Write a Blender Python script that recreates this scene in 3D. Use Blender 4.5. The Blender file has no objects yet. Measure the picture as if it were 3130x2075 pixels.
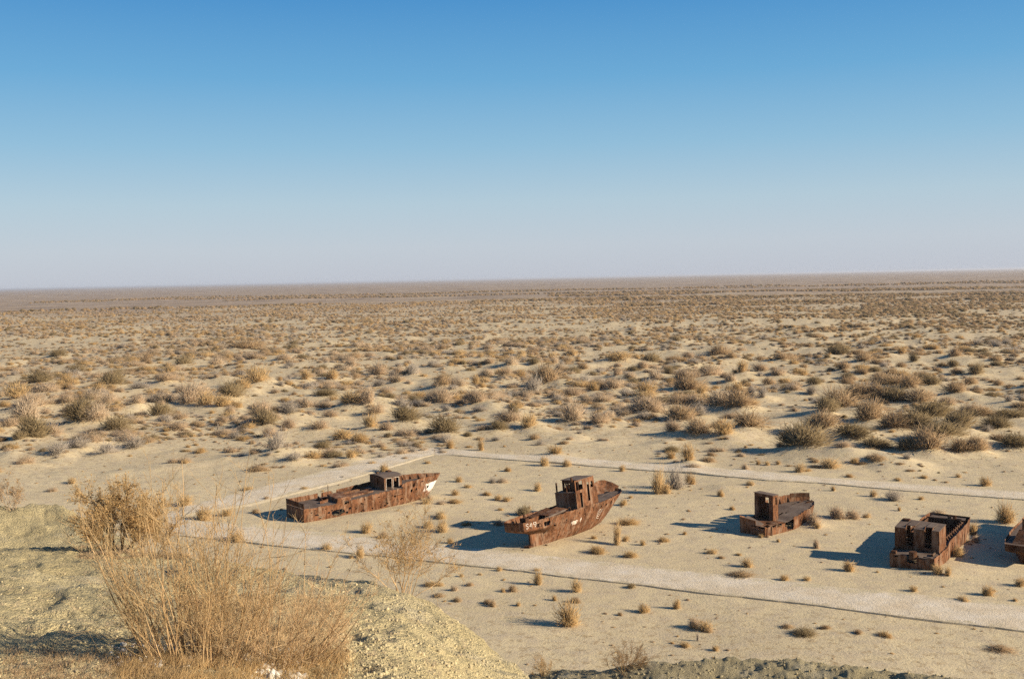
import bpy, math, random
import numpy as np
from mathutils import Matrix, Vector

C = bpy.context.scene
COL = C.collection
random.seed(7)
RNG = np.random.default_rng(11)

# ------------------------------------------------------------------ camera
CAM_H = 26.0
ROLL, PITCH, FPX = 0.0207, 0.0562, 3303.9          # picture measured at 3130 px width
FW = np.array([0, math.cos(PITCH), -math.sin(PITCH)])
UP = np.array([0, math.sin(PITCH), math.cos(PITCH)])
RT = np.array([1.0, 0, 0])
cd = bpy.data.cameras.new('camera')
cam = bpy.data.objects.new('camera', cd)
COL.objects.link(cam)
cr, sr = math.cos(ROLL), math.sin(ROLL)
X = cr * RT - sr * UP
Y = sr * RT + cr * UP
Z = -FW
cam.matrix_world = Matrix(((X[0], Y[0], Z[0], 0), (X[1], Y[1], Z[1], 0), (X[2], Y[2], Z[2], CAM_H), (0, 0, 0, 1)))
cd.sensor_width = 36
cd.lens = 38
cd.clip_start = 0.3
cd.clip_end = 120000
C.camera = cam

# ------------------------------------------------------------------ sky, sun, exposure
SUN_EL, SUN_AZ = 23.5, -19.5        # azimuth measured from +x, anticlockwise
w = bpy.data.worlds.new('World')
C.world = w
w.use_nodes = True
nt = w.node_tree
bg = nt.nodes['Background']
sky = nt.nodes.new('ShaderNodeTexSky')
sky.sky_type = 'NISHITA'
sky.sun_disc = False
sky.sun_elevation = math.radians(SUN_EL)
sky.sun_rotation = math.radians(90 - SUN_AZ)
sky.altitude = 0
sky.air_density = 1.0
sky.dust_density = 0.8
sky.ozone_density = 2.0
bg.inputs['Strength'].default_value = 0.085
# clear winter sky: deep blue overhead, paling to a lavender grey at the horizon
tcw = nt.nodes.new('ShaderNodeTexCoord'); sxw = nt.nodes.new('ShaderNodeSeparateXYZ')
nt.links.new(tcw.outputs['Generated'], sxw.inputs[0])
rw = nt.nodes.new('ShaderNodeValToRGB'); ew = rw.color_ramp.elements
KS = 1.0
SKY = [(0.0, (0.500, 0.530, 0.600)), (0.03, (0.500, 0.560, 0.630)), (0.07, (0.420, 0.555, 0.650)), (0.12, (0.265, 0.480, 0.655)), (0.18, (0.135, 0.375, 0.630)),
       (0.25, (0.062, 0.265, 0.565)), (0.40, (0.030, 0.140, 0.370)), (1.0, (0.014, 0.065, 0.200))]
while len(ew) > 1: ew.remove(ew[-1])
ew[0].position = 0.0; ew[0].color = (*SKY[0][1], 1)
for p_, c_ in SKY[1:]:
    e_ = ew.new(p_); e_.color = (*c_, 1)
nt.links.new(sxw.outputs[2], rw.inputs[0])
sc_ = nt.nodes.new('ShaderNodeVectorMath'); sc_.operation = 'SCALE'
nt.links.new(rw.outputs[0], sc_.inputs[0]); sc_.inputs['Scale'].default_value = 1.06 / (0.085 * 2 ** 0.9)
mxw = nt.nodes.new('ShaderNodeMix'); mxw.data_type = 'RGBA'; mxw.inputs[0].default_value = 0.95
nt.links.new(sky.outputs[0], mxw.inputs[6]); nt.links.new(sc_.outputs[0], mxw.inputs[7])
nt.links.new(mxw.outputs[2], bg.inputs['Color'])
sd = bpy.data.lights.new('sun', 'SUN')
sd.energy = 4.6
sd.angle = math.radians(0.55)
sd.color = (1.0, 0.87, 0.68)
sun = bpy.data.objects.new('sun', sd)
COL.objects.link(sun)
ev, az = math.radians(SUN_EL), math.radians(SUN_AZ)
sdir = Vector((math.cos(ev) * math.cos(az), math.cos(ev) * math.sin(az), math.sin(ev)))
sun.rotation_euler = sdir.to_track_quat('Z', 'Y').to_euler()
sun.location = (60, -30, 60)
C.view_settings.view_transform = 'Standard'
C.view_settings.look = 'None'
C.view_settings.exposure = 0.9
C.view_settings.gamma = 1
C.view_settings.use_curve_mapping = False
C.render.engine = 'CYCLES'
C.cycles.use_denoising = False
C.cycles.max_bounces = 5
C.cycles.diffuse_bounces = 3
C.cycles.sample_clamp_direct = 3.0
C.cycles.sample_clamp_indirect = 1.5

# ------------------------------------------------------------------ helpers
def ray(px, py):
    x = (px - 1565) / FPX
    y = -(py - 1037.5) / FPX
    return FW + (x * cr + y * sr) * RT + (-x * sr + y * cr) * UP

def smooth(a, b, x):
    t = np.clip((x - a) / (b - a), 0, 1)
    return t * t * (3 - 2 * t)

def _hash(ix, iy, seed):
    h = (ix.astype(np.int64) * 374761393 + iy.astype(np.int64) * 668265263 + seed * 1442695041) & 0xFFFFFFFF
    h = ((h ^ (h >> 13)) * 1274126177) & 0xFFFFFFFF
    h = h ^ (h >> 16)
    return (h & 0xFFFF) / 65535.0

def vnoise(x, y, seed=0):
    x = np.asarray(x, float); y = np.asarray(y, float)
    ix = np.floor(x); iy = np.floor(y)
    fx = x - ix; fy = y - iy
    fx = fx * fx * fx * (fx * (fx * 6 - 15) + 10)
    fy = fy * fy * fy * (fy * (fy * 6 - 15) + 10)
    a = _hash(ix, iy, seed); b = _hash(ix + 1, iy, seed)
    c = _hash(ix, iy + 1, seed); d = _hash(ix + 1, iy + 1, seed)
    return (a + (b - a) * fx) * (1 - fy) + (c + (d - c) * fx) * fy - 0.5

def fbm(x, y, wl, octs=4, seed=0, gain=0.5):
    s = 0; amp = 1.0; f = 1.0 / wl
    for o in range(octs):
        ca, sa = math.cos(o * 1.1), math.sin(o * 1.1)
        s = s + amp * vnoise((x * ca - y * sa) * f + 17.3 * o, (x * sa + y * ca) * f + 5.1 * o, seed + o)
        amp *= gain; f *= 2.03
    return s

def crest(tab):
    rows = []
    for px, py, r in tab:
        d = ray(px * 1.3235, py * 1.3235)
        t = r / math.hypot(d[0], d[1])
        rows.append((math.atan2(d[0], d[1]), r, CAM_H + d[2] * t))
    rows.sort()
    T_ = np.array(rows).T
    th = np.linspace(T_[0][0], T_[0][-1], 700)
    ker = np.hanning(23); ker /= ker.sum()
    q = [th]
    for r_ in T_[1:]:
        v = np.interp(th, T_[0], r_); q.append(np.convolve(np.pad(v, 11, mode='edge'), ker, 'valid'))
    return np.array(q)

NEAR = crest([(-700, 1240, 25), (-300, 1250, 24), (0, 1262, 24), (250, 1266, 23), (400, 1275, 22), (560, 1298, 20), (700, 1316, 19), (800, 1330, 18.5), (930, 1350, 18),
              (1000, 1385, 17.5), (1060, 1425, 17), (1120, 1478, 16), (1170, 1522, 15), (1230, 1568, 14), (1300, 1640, 12.5), (1500, 1800, 9), (1800, 2100, 6), (2400, 2500, 4.5)])
MID = crest([(-900, 1120, 29), (-300, 1146, 29.5), (0, 1158, 30), (60, 1158, 30), (140, 1161, 29.5), (215, 1193, 28), (290, 1234, 26.5), (330, 1264, 25.5), (420, 1360, 25), (600, 1560, 24), (900, 2000, 20)])
LIP = crest([(300, 2100, 44), (800, 1700, 43), (1100, 1578, 42), (1200, 1552, 41), (1330, 1539, 40), (1480, 1527, 40), (1560, 1518, 40), (1650, 1510, 41), (1800, 1514, 41), (2000, 1534, 40), (2200, 1560, 39), (2400, 1585, 38), (2900, 1660, 36)])

MOUNDS = []          # (x, y, height, sx, sy) sand heaped up under scrub, filled in below

def smax(a, b, k):
    h = np.clip(0.5 + 0.5 * (a - b) / k, 0, 1)
    return b * (1 - h) + a * h + k * h * (1 - h)

def plain(x, y):
    r = np.hypot(x, y)
    wob = fbm(x, y, 45, 2, 5) * 30
    D = smooth(138, 172, r + wob)
    far = smooth(420, 900, r)
    s1 = .518 * (x + 12.4) + .855 * (y - 163.5); s2 = -.85 * (x + 37.5) + .53 * (y - 123.5)
    D = D * smooth(3, 20, np.maximum(s1, s2))
    z = fbm(x, y, 6, 3, 1) * 0.10 + fbm(x, y, 30, 2, 2) * 0.22 * (1 - D * 0.5)
    n1 = fbm(x, y, 16, 3, 21)
    n2 = fbm(x * 0.8, y, 7, 3, 31)
    z = z + D * (1 - 0.6 * far) * (np.maximum(n1 + 0.12, 0) ** 1.3 * 2.2 + np.maximum(n2, -0.1) * 0.7)
    z = z + far * fbm(x, y, 160, 3, 41) * 3.0
    return z

def mounds(x, y):
    z = np.zeros_like(x)
    if not MOUNDS:
        return z
    xf = x.ravel(); yf = y.ravel(); zf = z.ravel()
    order = np.argsort(yf, kind='stable')
    ys = yf[order]
    for (mx, my, h, sx, sy) in MOUNDS:
        a = np.searchsorted(ys, my - 3 * sy); b = np.searchsorted(ys, my + 3 * sy)
        if b <= a:
            continue
        ii = order[a:b]
        dx = xf[ii] - mx
        k = np.abs(dx) < 3.2 * sx
        ii = ii[k]; dx = dx[k]
        g = h * np.exp(-0.5 * ((dx / sx) ** 2 + ((yf[ii] - my) / sy) ** 2))
        zf[ii] = np.maximum(zf[ii], g) + 0.3 * np.minimum(zf[ii], g)
    return zf.reshape(x.shape)

def bluff(x, y):
    th = np.arctan2(x, y); r = np.hypot(x, y)
    rough = fbm(x, y, 1.6, 4, 61) * 0.20 + fbm(x, y, 0.45, 3, 71, 0.7) * 0.15 + np.minimum(fbm(x * 1.3 + y * .5, y * .45, 1.1, 3, 87), 0.0) * 0.16
    out = None
    for k, (tab, sin_, base) in enumerate(((NEAR, None, 24.4), (MID, 0.10, 0), (LIP, 0.03, 0))):
        rc = np.interp(th, tab[0], tab[1]); zc = np.interp(th, tab[0], tab[2])
        rc = rc * (1 + 0.0 * r)
        if sin_ is None:
            zi = zc + (base - zc) * np.clip(1 - r / rc, 0, 1) ** 1.05 + 0.0 * r
        else:
            zi = zc - sin_ * (rc - r)
        zo = zc - 0.78 * (r - rc) - 0.02 * (r - rc) ** 2
        s = np.where(r < rc, zi, zo)
        # round the crest a little
        s = s - 0.10 * np.exp(-((r - rc) / 0.5) ** 2)
        s = s + (rough + fbm(x, y, 3.5, 2, 81) * 0.16) * (0.6 if k < 2 else 0.7)
        behind = np.abs(th) > 1.5
        s = np.where(behind & (k > 0), -50, s)
        out = s if out is None else smax(out, s, 0.35)
    return out

def ground(x, y):
    x = np.asarray(x, float); y = np.asarray(y, float)
    z = plain(x, y) + mounds(np.atleast_1d(x), np.atleast_1d(y)).reshape(np.shape(x))
    b = bluff(x, y)
    return smax(b, z, 0.5) if np.ndim(x) else float(smax(b, z, 0.5))

def hit(px, py, ranges=(6, 1500)):
    """first point of the ground on the line through a picture point"""
    d = ray(px, py); d = d / math.hypot(d[0], d[1])
    rs = np.exp(np.linspace(math.log(ranges[0]), math.log(ranges[1]), 1600))
    zl = CAM_H + d[2] * rs
    zg = ground(d[0] * rs, d[1] * rs)
    k = np.nonzero(zl <= zg)[0]
    i = int(k[0]) if len(k) else len(rs) - 1
    i = max(i, 1)
    a = zl[i - 1] - zg[i - 1]; b = zl[i] - zg[i]
    t = a / (a - b) if a != b else 0
    r = rs[i - 1] + (rs[i] - rs[i - 1]) * t
    return np.array([d[0] * r, d[1] * r, CAM_H + d[2] * r])

def flat(px, py, z=0.0):
    d = ray(px, py); t = (CAM_H - z) / -d[2]
    return (d[0] * t, d[1] * t)

# ------------------------------------------------------------------ materials
def mat(name):
    m = bpy.data.materials.new(name); m.use_nodes = True
    n = m.node_tree; b = n.nodes['Principled BSDF']
    b.inputs['Roughness'].default_value = 0.95
    b.inputs['Specular IOR Level'].default_value = 0.15
    return m, n, b

def N(n, t, **kw):
    nd = n.nodes.new(t)
    for k, v in kw.items():
        if k in nd.inputs: nd.inputs[k].default_value = v
        else: setattr(nd, k, v)
    return nd

def noise(n, vec, scale, detail=4, rough=0.55, dist=0.0):
    nd = N(n, 'ShaderNodeTexNoise'); nd.inputs['Scale'].default_value = scale
    nd.inputs['Detail'].default_value = detail; nd.inputs['Roughness'].default_value = rough
    nd.inputs['Distortion'].default_value = dist
    if vec is not None: n.links.new(vec, nd.inputs['Vector'])
    return nd.outputs['Fac']

def ramp(n, fac, stops):
    r = N(n, 'ShaderNodeValToRGB'); e = r.color_ramp.elements
    while len(e) > 1: e.remove(e[-1])
    e[0].position = stops[0][0]; e[0].color = (*stops[0][1], 1)
    for p, c in stops[1:]:
        k = e.new(p); k.color = (*c, 1)
    n.links.new(fac, r.inputs['Fac'])
    return r.outputs['Color']

def mix(n, fac, a, b, typ='MIX'):
    m = N(n, 'ShaderNodeMix', data_type='RGBA', blend_type=typ)
    for i, v in ((0, fac), (6, a), (7, b)):
        if hasattr(v, 'links') or isinstance(v, bpy.types.NodeSocket): n.links.new(v, m.inputs[i])
        else: m.inputs[i].default_value = v if i == 0 else (*v, 1)
    return m.outputs[2]

def mrange(n, v, a, b, c=0.0, d=1.0):
    m = N(n, 'ShaderNodeMapRange')
    n.links.new(v, m.inputs[0])
    for i, x in enumerate((a, b, c, d)): m.inputs[i + 1].default_value = x
    return m.outputs[0]

def mth(n, op, a, b=None):
    m = N(n, 'ShaderNodeMath', operation=op)
    for i, v in enumerate((a, b)):
        if v is None: continue
        if isinstance(v, bpy.types.NodeSocket): n.links.new(v, m.inputs[i])
        else: m.inputs[i].default_value = v
    return m.outputs[0]

def bump(n, b, h, strength, dist):
    m = N(n, 'ShaderNodeBump'); m.inputs['Strength'].default_value = strength
    m.inputs['Distance'].default_value = dist
    n.links.new(h, m.inputs['Height']); n.links.new(m.outputs[0], b.inputs['Normal'])

SAND = (0.52, 0.405, 0.25)

def ground_mat():
    m, n, b = mat('desert_ground')
    geo = N(n, 'ShaderNodeNewGeometry'); P = geo.outputs['Position']
    at = N(n, 'ShaderNodeAttribute', attribute_name='zone')     # r: bluff clay, g: far scrub cover, b: scrub litter
    sep = N(n, 'ShaderNodeSeparateColor'); n.links.new(at.outputs['Color'], sep.inputs[0])
    big = noise(n, P, 0.05, 5, 0.6); midn = noise(n, P, 0.6, 5, 0.62); fine = noise(n, P, 5.0, 5, 0.7)
    grit = noise(n, P, 22.0, 3, 0.7)
    sand = ramp(n, big, [(0.3, (0.475, 0.38, 0.23)), (0.5, (0.555, 0.447, 0.27)), (0.7, (0.615, 0.50, 0.305))])
    sand = mix(n, mrange(n, midn, 0.42, 0.7), sand, (0.46, 0.37, 0.25))
    sand = mix(n, mth(n, 'MULTIPLY', mrange(n, fine, 0.56, 0.74), 0.45), sand, (0.30, 0.235, 0.14))
    # litter of dead stalks between the scrub
    lit = mth(n, 'MULTIPLY', mrange(n, noise(n, P, 1.3, 6, 0.75), 0.52, 0.62), sep.outputs[2])
    sand = mix(n, lit, sand, (0.33, 0.235, 0.125))
    # yellow grey clay of the bluff
    clay = ramp(n, midn, [(0.3, (0.43, 0.345, 0.18)), (0.5, (0.53, 0.43, 0.23)), (0.7, (0.60, 0.495, 0.28))])
    clay = mix(n, mrange(n, grit, 0.5, 0.72), clay, (0.33, 0.275, 0.15))
    clay = mix(n, mth(n, 'MULTIPLY', mrange(n, noise(n, P, 2.2, 5, 0.78), 0.55, 0.64), 0.6), clay, (0.25, 0.21, 0.115))
    clay = mix(n, mth(n, 'MULTIPLY', mrange(n, noise(n, P, 13.0, 4, 0.8), 0.58, 0.66), 0.75), clay, (0.19, 0.16, 0.09))  # fine dark specks paint in the small shadows of the rough clay
    sa_ = N(n, 'ShaderNodeAttribute', attribute_name='lip_shade')
    clay = mix(n, mth(n, 'MULTIPLY', sa_.outputs['Fac'], mrange(n, noise(n, P, 0.35, 4, 0.6), 0.35, 0.6, 0.4, 1.0)), clay, (0.27, 0.225, 0.135))  # lower lip darkened: its shade is put into the clay colour
    clay = mix(n, mth(n, 'MULTIPLY', mrange(n, noise(n, P, 0.5, 5, 0.7), 0.52, 0.66), 0.6), clay, (0.47, 0.405, 0.28))
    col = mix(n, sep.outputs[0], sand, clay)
    # far off: closed scrub cover with bare streaks
    fn = noise(n, P, 0.012, 6, 0.62); fn2 = noise(n, P, 0.11, 4, 0.7)
    scrub = ramp(n, fn, [(0.36, (0.20, 0.145, 0.105)), (0.5, (0.29, 0.215, 0.15)), (0.62, (0.36, 0.27, 0.185))])
    scrub = mix(n, mrange(n, fn2, 0.5, 0.7, 0, 0.7), scrub, (0.36, 0.27, 0.165))
    scrub = mix(n, mrange(n, noise(n, P, 0.004, 4, 0.6), 0.6, 0.64, 0, 0.45), scrub, (0.42, 0.33, 0.22))
    col = mix(n, sep.outputs[1], col, scrub)
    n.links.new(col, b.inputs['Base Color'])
    h = mth(n, 'ADD', mth(n, 'MULTIPLY', fine, 0.5), mth(n, 'MULTIPLY', grit, mrange(n, sep.outputs[0], 0, 1, 0.12, 1.1)))
    h = mth(n, 'ADD', h, mth(n, 'MULTIPLY', midn, 0.6))
    bump(n, b, h, 0.75, 0.16)
    return m

def path_mat():
    m, n, b = mat('pale_path')
    geo = N(n, 'ShaderNodeNewGeometry'); P = geo.outputs['Position']
    a = noise(n, P, 0.35, 5, 0.65); c = noise(n, P, 3.0, 5, 0.75); d = noise(n, P, 9.0, 3, 0.7)
    col = ramp(n, a, [(0.3, (0.54, 0.43, 0.29)), (0.5, (0.62, 0.52, 0.38)), (0.68, (0.66, 0.575, 0.455))])
    col = mix(n, mrange(n, c, 0.5, 0.7, 0, 0.6), col, (0.46, 0.375, 0.25))
    col = mix(n, mrange(n, d, 0.6, 0.74, 0, 0.35), col, (0.34, 0.28, 0.20))
    at = N(n, 'ShaderNodeAttribute', attribute_name='across')
    # blown sand lies over the far edge and in drifts on the gravel
    e_ = mth(n, 'ADD', mth(n, 'MULTIPLY', at.outputs['Fac'], 0.55), mth(n, 'MULTIPLY', noise(n, P, 0.45, 6, 0.72), 1.0))
    col = mix(n, mrange(n, e_, 0.46, 0.60, 1.0, 0.0), col, (0.52, 0.43, 0.27))
    e2 = mth(n, 'ADD', mrange(n, at.outputs['Fac'], 0.80, 1.0, 0, 0.22), noise(n, P, 1.2, 5, 0.75))
    col = mix(n, mrange(n, e2, 0.60, 0.70, 0.0, 0.8), col, (0.47, 0.385, 0.245))
    n.links.new(col, b.inputs['Base Color'])
    bump(n, b, mth(n, 'ADD', c, d), 0.7, 0.08)
    return m

def rust_mat(name, white=False, deck=False, dark=1.0):
    m, n, b = mat(name)
    tc = N(n, 'ShaderNodeTexCoord'); P = tc.outputs['Object']
    mp = N(n, 'ShaderNodeMapping'); mp.inputs['Scale'].default_value = (1.0, 1.0, 0.22)
    n.links.new(P, mp.inputs['Vector'])
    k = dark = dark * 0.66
    big = noise(n, P, 0.7, 5, 0.65); st = noise(n, mp.outputs[0], 5.0, 5, 0.7); fi = noise(n, P, 9.0, 4, 0.7)
    if deck:
        col = ramp(n, big, [(0.3, (0.15 * k, 0.105 * k, 0.08 * k)), (0.5, (0.21 * k, 0.155 * k, 0.12 * k)), (0.7, (0.27 * k, 0.21 * k, 0.165 * k))])
        col = mix(n, mrange(n, fi, 0.5, 0.7, 0, 0.6), col, (0.14 * k, 0.075 * k, 0.04 * k))
    else:
        col = ramp(n, big, [(0.32, (0.085 * k, 0.036 * k, 0.018 * k)), (0.45, (0.19 * k, 0.078 * k, 0.035 * k)), (0.56, (0.30 * k, 0.130 * k, 0.062 * k)), (0.70, (0.36 * k, 0.225 * k, 0.145 * k))])
        col = mix(n, mrange(n, st, 0.47, 0.60, 0, 0.85), col, (0.075 * k, 0.032 * k, 0.016 * k))
        col = mix(n, mrange(n, fi, 0.54, 0.68, 0, 0.6), col, (0.40 * k, 0.20 * k, 0.075 * k))
        # sun bleached, dusty rub marks
        col = mix(n, mrange(n, noise(n, mp.outputs[0], 1.7, 5, 0.7), 0.50, 0.64, 0, 0.7), col, (0.42 * k, 0.28 * k, 0.185 * k))
    if white:
        sx = N(n, 'ShaderNodeSeparateXYZ'); n.links.new(P, sx.inputs[0])
        mp2 = N(n, 'ShaderNodeMapping'); mp2.inputs['Scale'].default_value = (3.6, 3.6, 0.55)
        n.links.new(P, mp2.inputs['Vector'])
        pn = noise(n, mp2.outputs[0], 1.3, 4, 0.7)
        zone = mth(n, 'MULTIPLY', mrange(n, sx.outputs[0], 15.8, 17.6), mrange(n, sx.outputs[2], 0.35, 1.1))
        zone = mth(n, 'MULTIPLY', zone, mrange(n, sx.outputs[2], 2.0, 1.8))
        paint = mrange(n, mth(n, 'ADD', pn, mth(n, 'MULTIPLY', zone, 0.42)), 0.69, 0.80)
        paint = mth(n, 'MULTIPLY', paint, mrange(n, sx.outputs[0], 15.9, 16.2))
        paint = mth(n, 'MULTIPLY', paint, mrange(n, sx.outputs[2], 1.95, 1.9))
        col = mix(n, paint, col, (0.66, 0.62, 0.57))
    n.links.new(col, b.inputs['Base Color'])
    bump(n, b, mth(n, 'ADD', mth(n, 'MULTIPLY', big, 1.0), mth(n, 'MULTIPLY', fi, 0.5)), 0.6, 0.05)
    b.inputs['Roughness'].default_value = 0.9
    return m

def plant_mat(name, c1, c2, c3, trans=0.25):
    m, n, b = mat(name)
    oi = N(n, 'ShaderNodeObjectInfo')
    geo = N(n, 'ShaderNodeNewGeometry')
    tc = N(n, 'ShaderNodeTexCoord')
    f = noise(n, tc.outputs['Object'], 2.5, 3, 0.6)
    v = mth(n, 'ADD', mth(n, 'MULTIPLY', oi.outputs['Random'], 0.7), mth(n, 'MULTIPLY', mrange(n, f, 0.3, 0.7), 0.3))
    col = ramp(n, v, [(0.0, c1), (0.5, c2), (1.0, c3)])
    isl = N(n, 'ShaderNodeMath', operation='MULTIPLY')
    hsv = N(n, 'ShaderNodeHueSaturation')
    n.links.new(col, hsv.inputs['Color'])
    n.links.new(mrange(n, geo.outputs['Random Per Island'], 0, 1, 0.65, 1.3), hsv.inputs['Value'])
    n.links.new(hsv.outputs[0], b.inputs['Base Color'])
    out = n.nodes['Material Output']
    tr = N(n, 'ShaderNodeBsdfTranslucent'); n.links.new(hsv.outputs[0], tr.inputs['Color'])
    ms = N(n, 'ShaderNodeMixShader'); ms.inputs[0].default_value = trans
    n.links.new(b.outputs[0], ms.inputs[1]); n.links.new(tr.outputs[0], ms.inputs[2])
    n.links.new(ms.outputs[0], out.inputs['Surface'])
    n.nodes.remove(isl)
    return m

def plain_mat(name, col, rough=0.9):
    m, n, b = mat(name)
    tc = N(n, 'ShaderNodeTexCoord')
    f = noise(n, tc.outputs['Object'], 6, 4, 0.7)
    c = ramp(n, f, [(0.3, tuple(x * 0.72 for x in col)), (0.55, col), (0.75, tuple(min(1, x * 1.12) for x in col))])
    n.links.new(c, b.inputs['Base Color'])
    return m

M_GROUND = ground_mat(); M_PATH = path_mat()
M_RUST = rust_mat('rusted_steel'); M_RUSTW = rust_mat('rusted_steel_white_paint', white=True)
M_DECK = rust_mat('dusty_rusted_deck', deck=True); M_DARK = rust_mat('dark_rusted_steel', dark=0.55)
M_PAINT, _n, _b = mat('flaking_white_paint')
_t = N(_n, 'ShaderNodeTexCoord')
_n.links.new(mix(_n, mrange(_n, noise(_n, _t.outputs['Object'], 6, 5, 0.75), 0.44, 0.60, 0, 0.85), (0.60, 0.54, 0.46), (0.20, 0.10, 0.055)), _b.inputs['Base Color'])
M_GOLD = plant_mat('golden_dry_twigs', (0.56, 0.37, 0.17), (0.64, 0.45, 0.22), (0.70, 0.52, 0.29), 0.42)
M_TAN = plant_mat('tan_dry_twigs', (0.54, 0.40, 0.26), (0.63, 0.48, 0.32), (0.68, 0.55, 0.39), 0.42)
M_GREY = plant_mat('grey_dead_twigs', (0.44, 0.37, 0.29), (0.53, 0.45, 0.36), (0.60, 0.52, 0.42), 0.4)
M_DARKB = plant_mat('dark_olive_twigs', (0.27, 0.20, 0.105), (0.35, 0.26, 0.14), (0.42, 0.315, 0.175), 0.35)
M_BROWN = plant_mat('brown_scrub_twigs', (0.44, 0.30, 0.17), (0.53, 0.38, 0.22), (0.60, 0.44, 0.27), 0.4)
M_STEM = plain_mat('grey_woody_stem', (0.22, 0.16, 0.10))
M_PALE = plant_mat('straw_twigs', (0.60, 0.42, 0.22), (0.68, 0.49, 0.27), (0.74, 0.56, 0.34), 0.4)
M_LEAF = plant_mat('withered_leaves', (0.44, 0.28, 0.12), (0.52, 0.34, 0.15), (0.56, 0.40, 0.20), 0.4)
M_CLOD = plain_mat('clay_clods', (0.47, 0.385, 0.225)); M_SALT = plain_mat('salt_crust', (0.66, 0.60, 0.50))

# ------------------------------------------------------------------ mesh helpers
def mesh_np(name, V, F, m=None, parent=None, smooth_=False):
    """V (n,3); F list of faces or (k,3|4) array"""
    me = bpy.data.meshes.new(name)
    if isinstance(F, np.ndarray):
        k, c = F.shape
        me.vertices.add(len(V)); me.vertices.foreach_set('co', np.asarray(V, np.float32).ravel())
        me.loops.add(k * c); me.loops.foreach_set('vertex_index', F.astype(np.int32).ravel())
        me.polygons.add(k); me.polygons.foreach_set('loop_start', np.arange(0, k * c, c, dtype=np.int32))
        try: me.polygons.foreach_set('loop_total', np.full(k, c, np.int32))
        except Exception: pass
        me.update(calc_edges=True)
    else:
        me.from_pydata([tuple(map(float, v)) for v in V], [], F); me.update()
    if m: me.materials.append(m)
    if smooth_: me.polygons.foreach_set('use_smooth', np.ones(len(me.polygons), bool))
    o = bpy.data.objects.new(name, me); COL.objects.link(o)
    if parent: o.parent = parent
    return o

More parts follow.
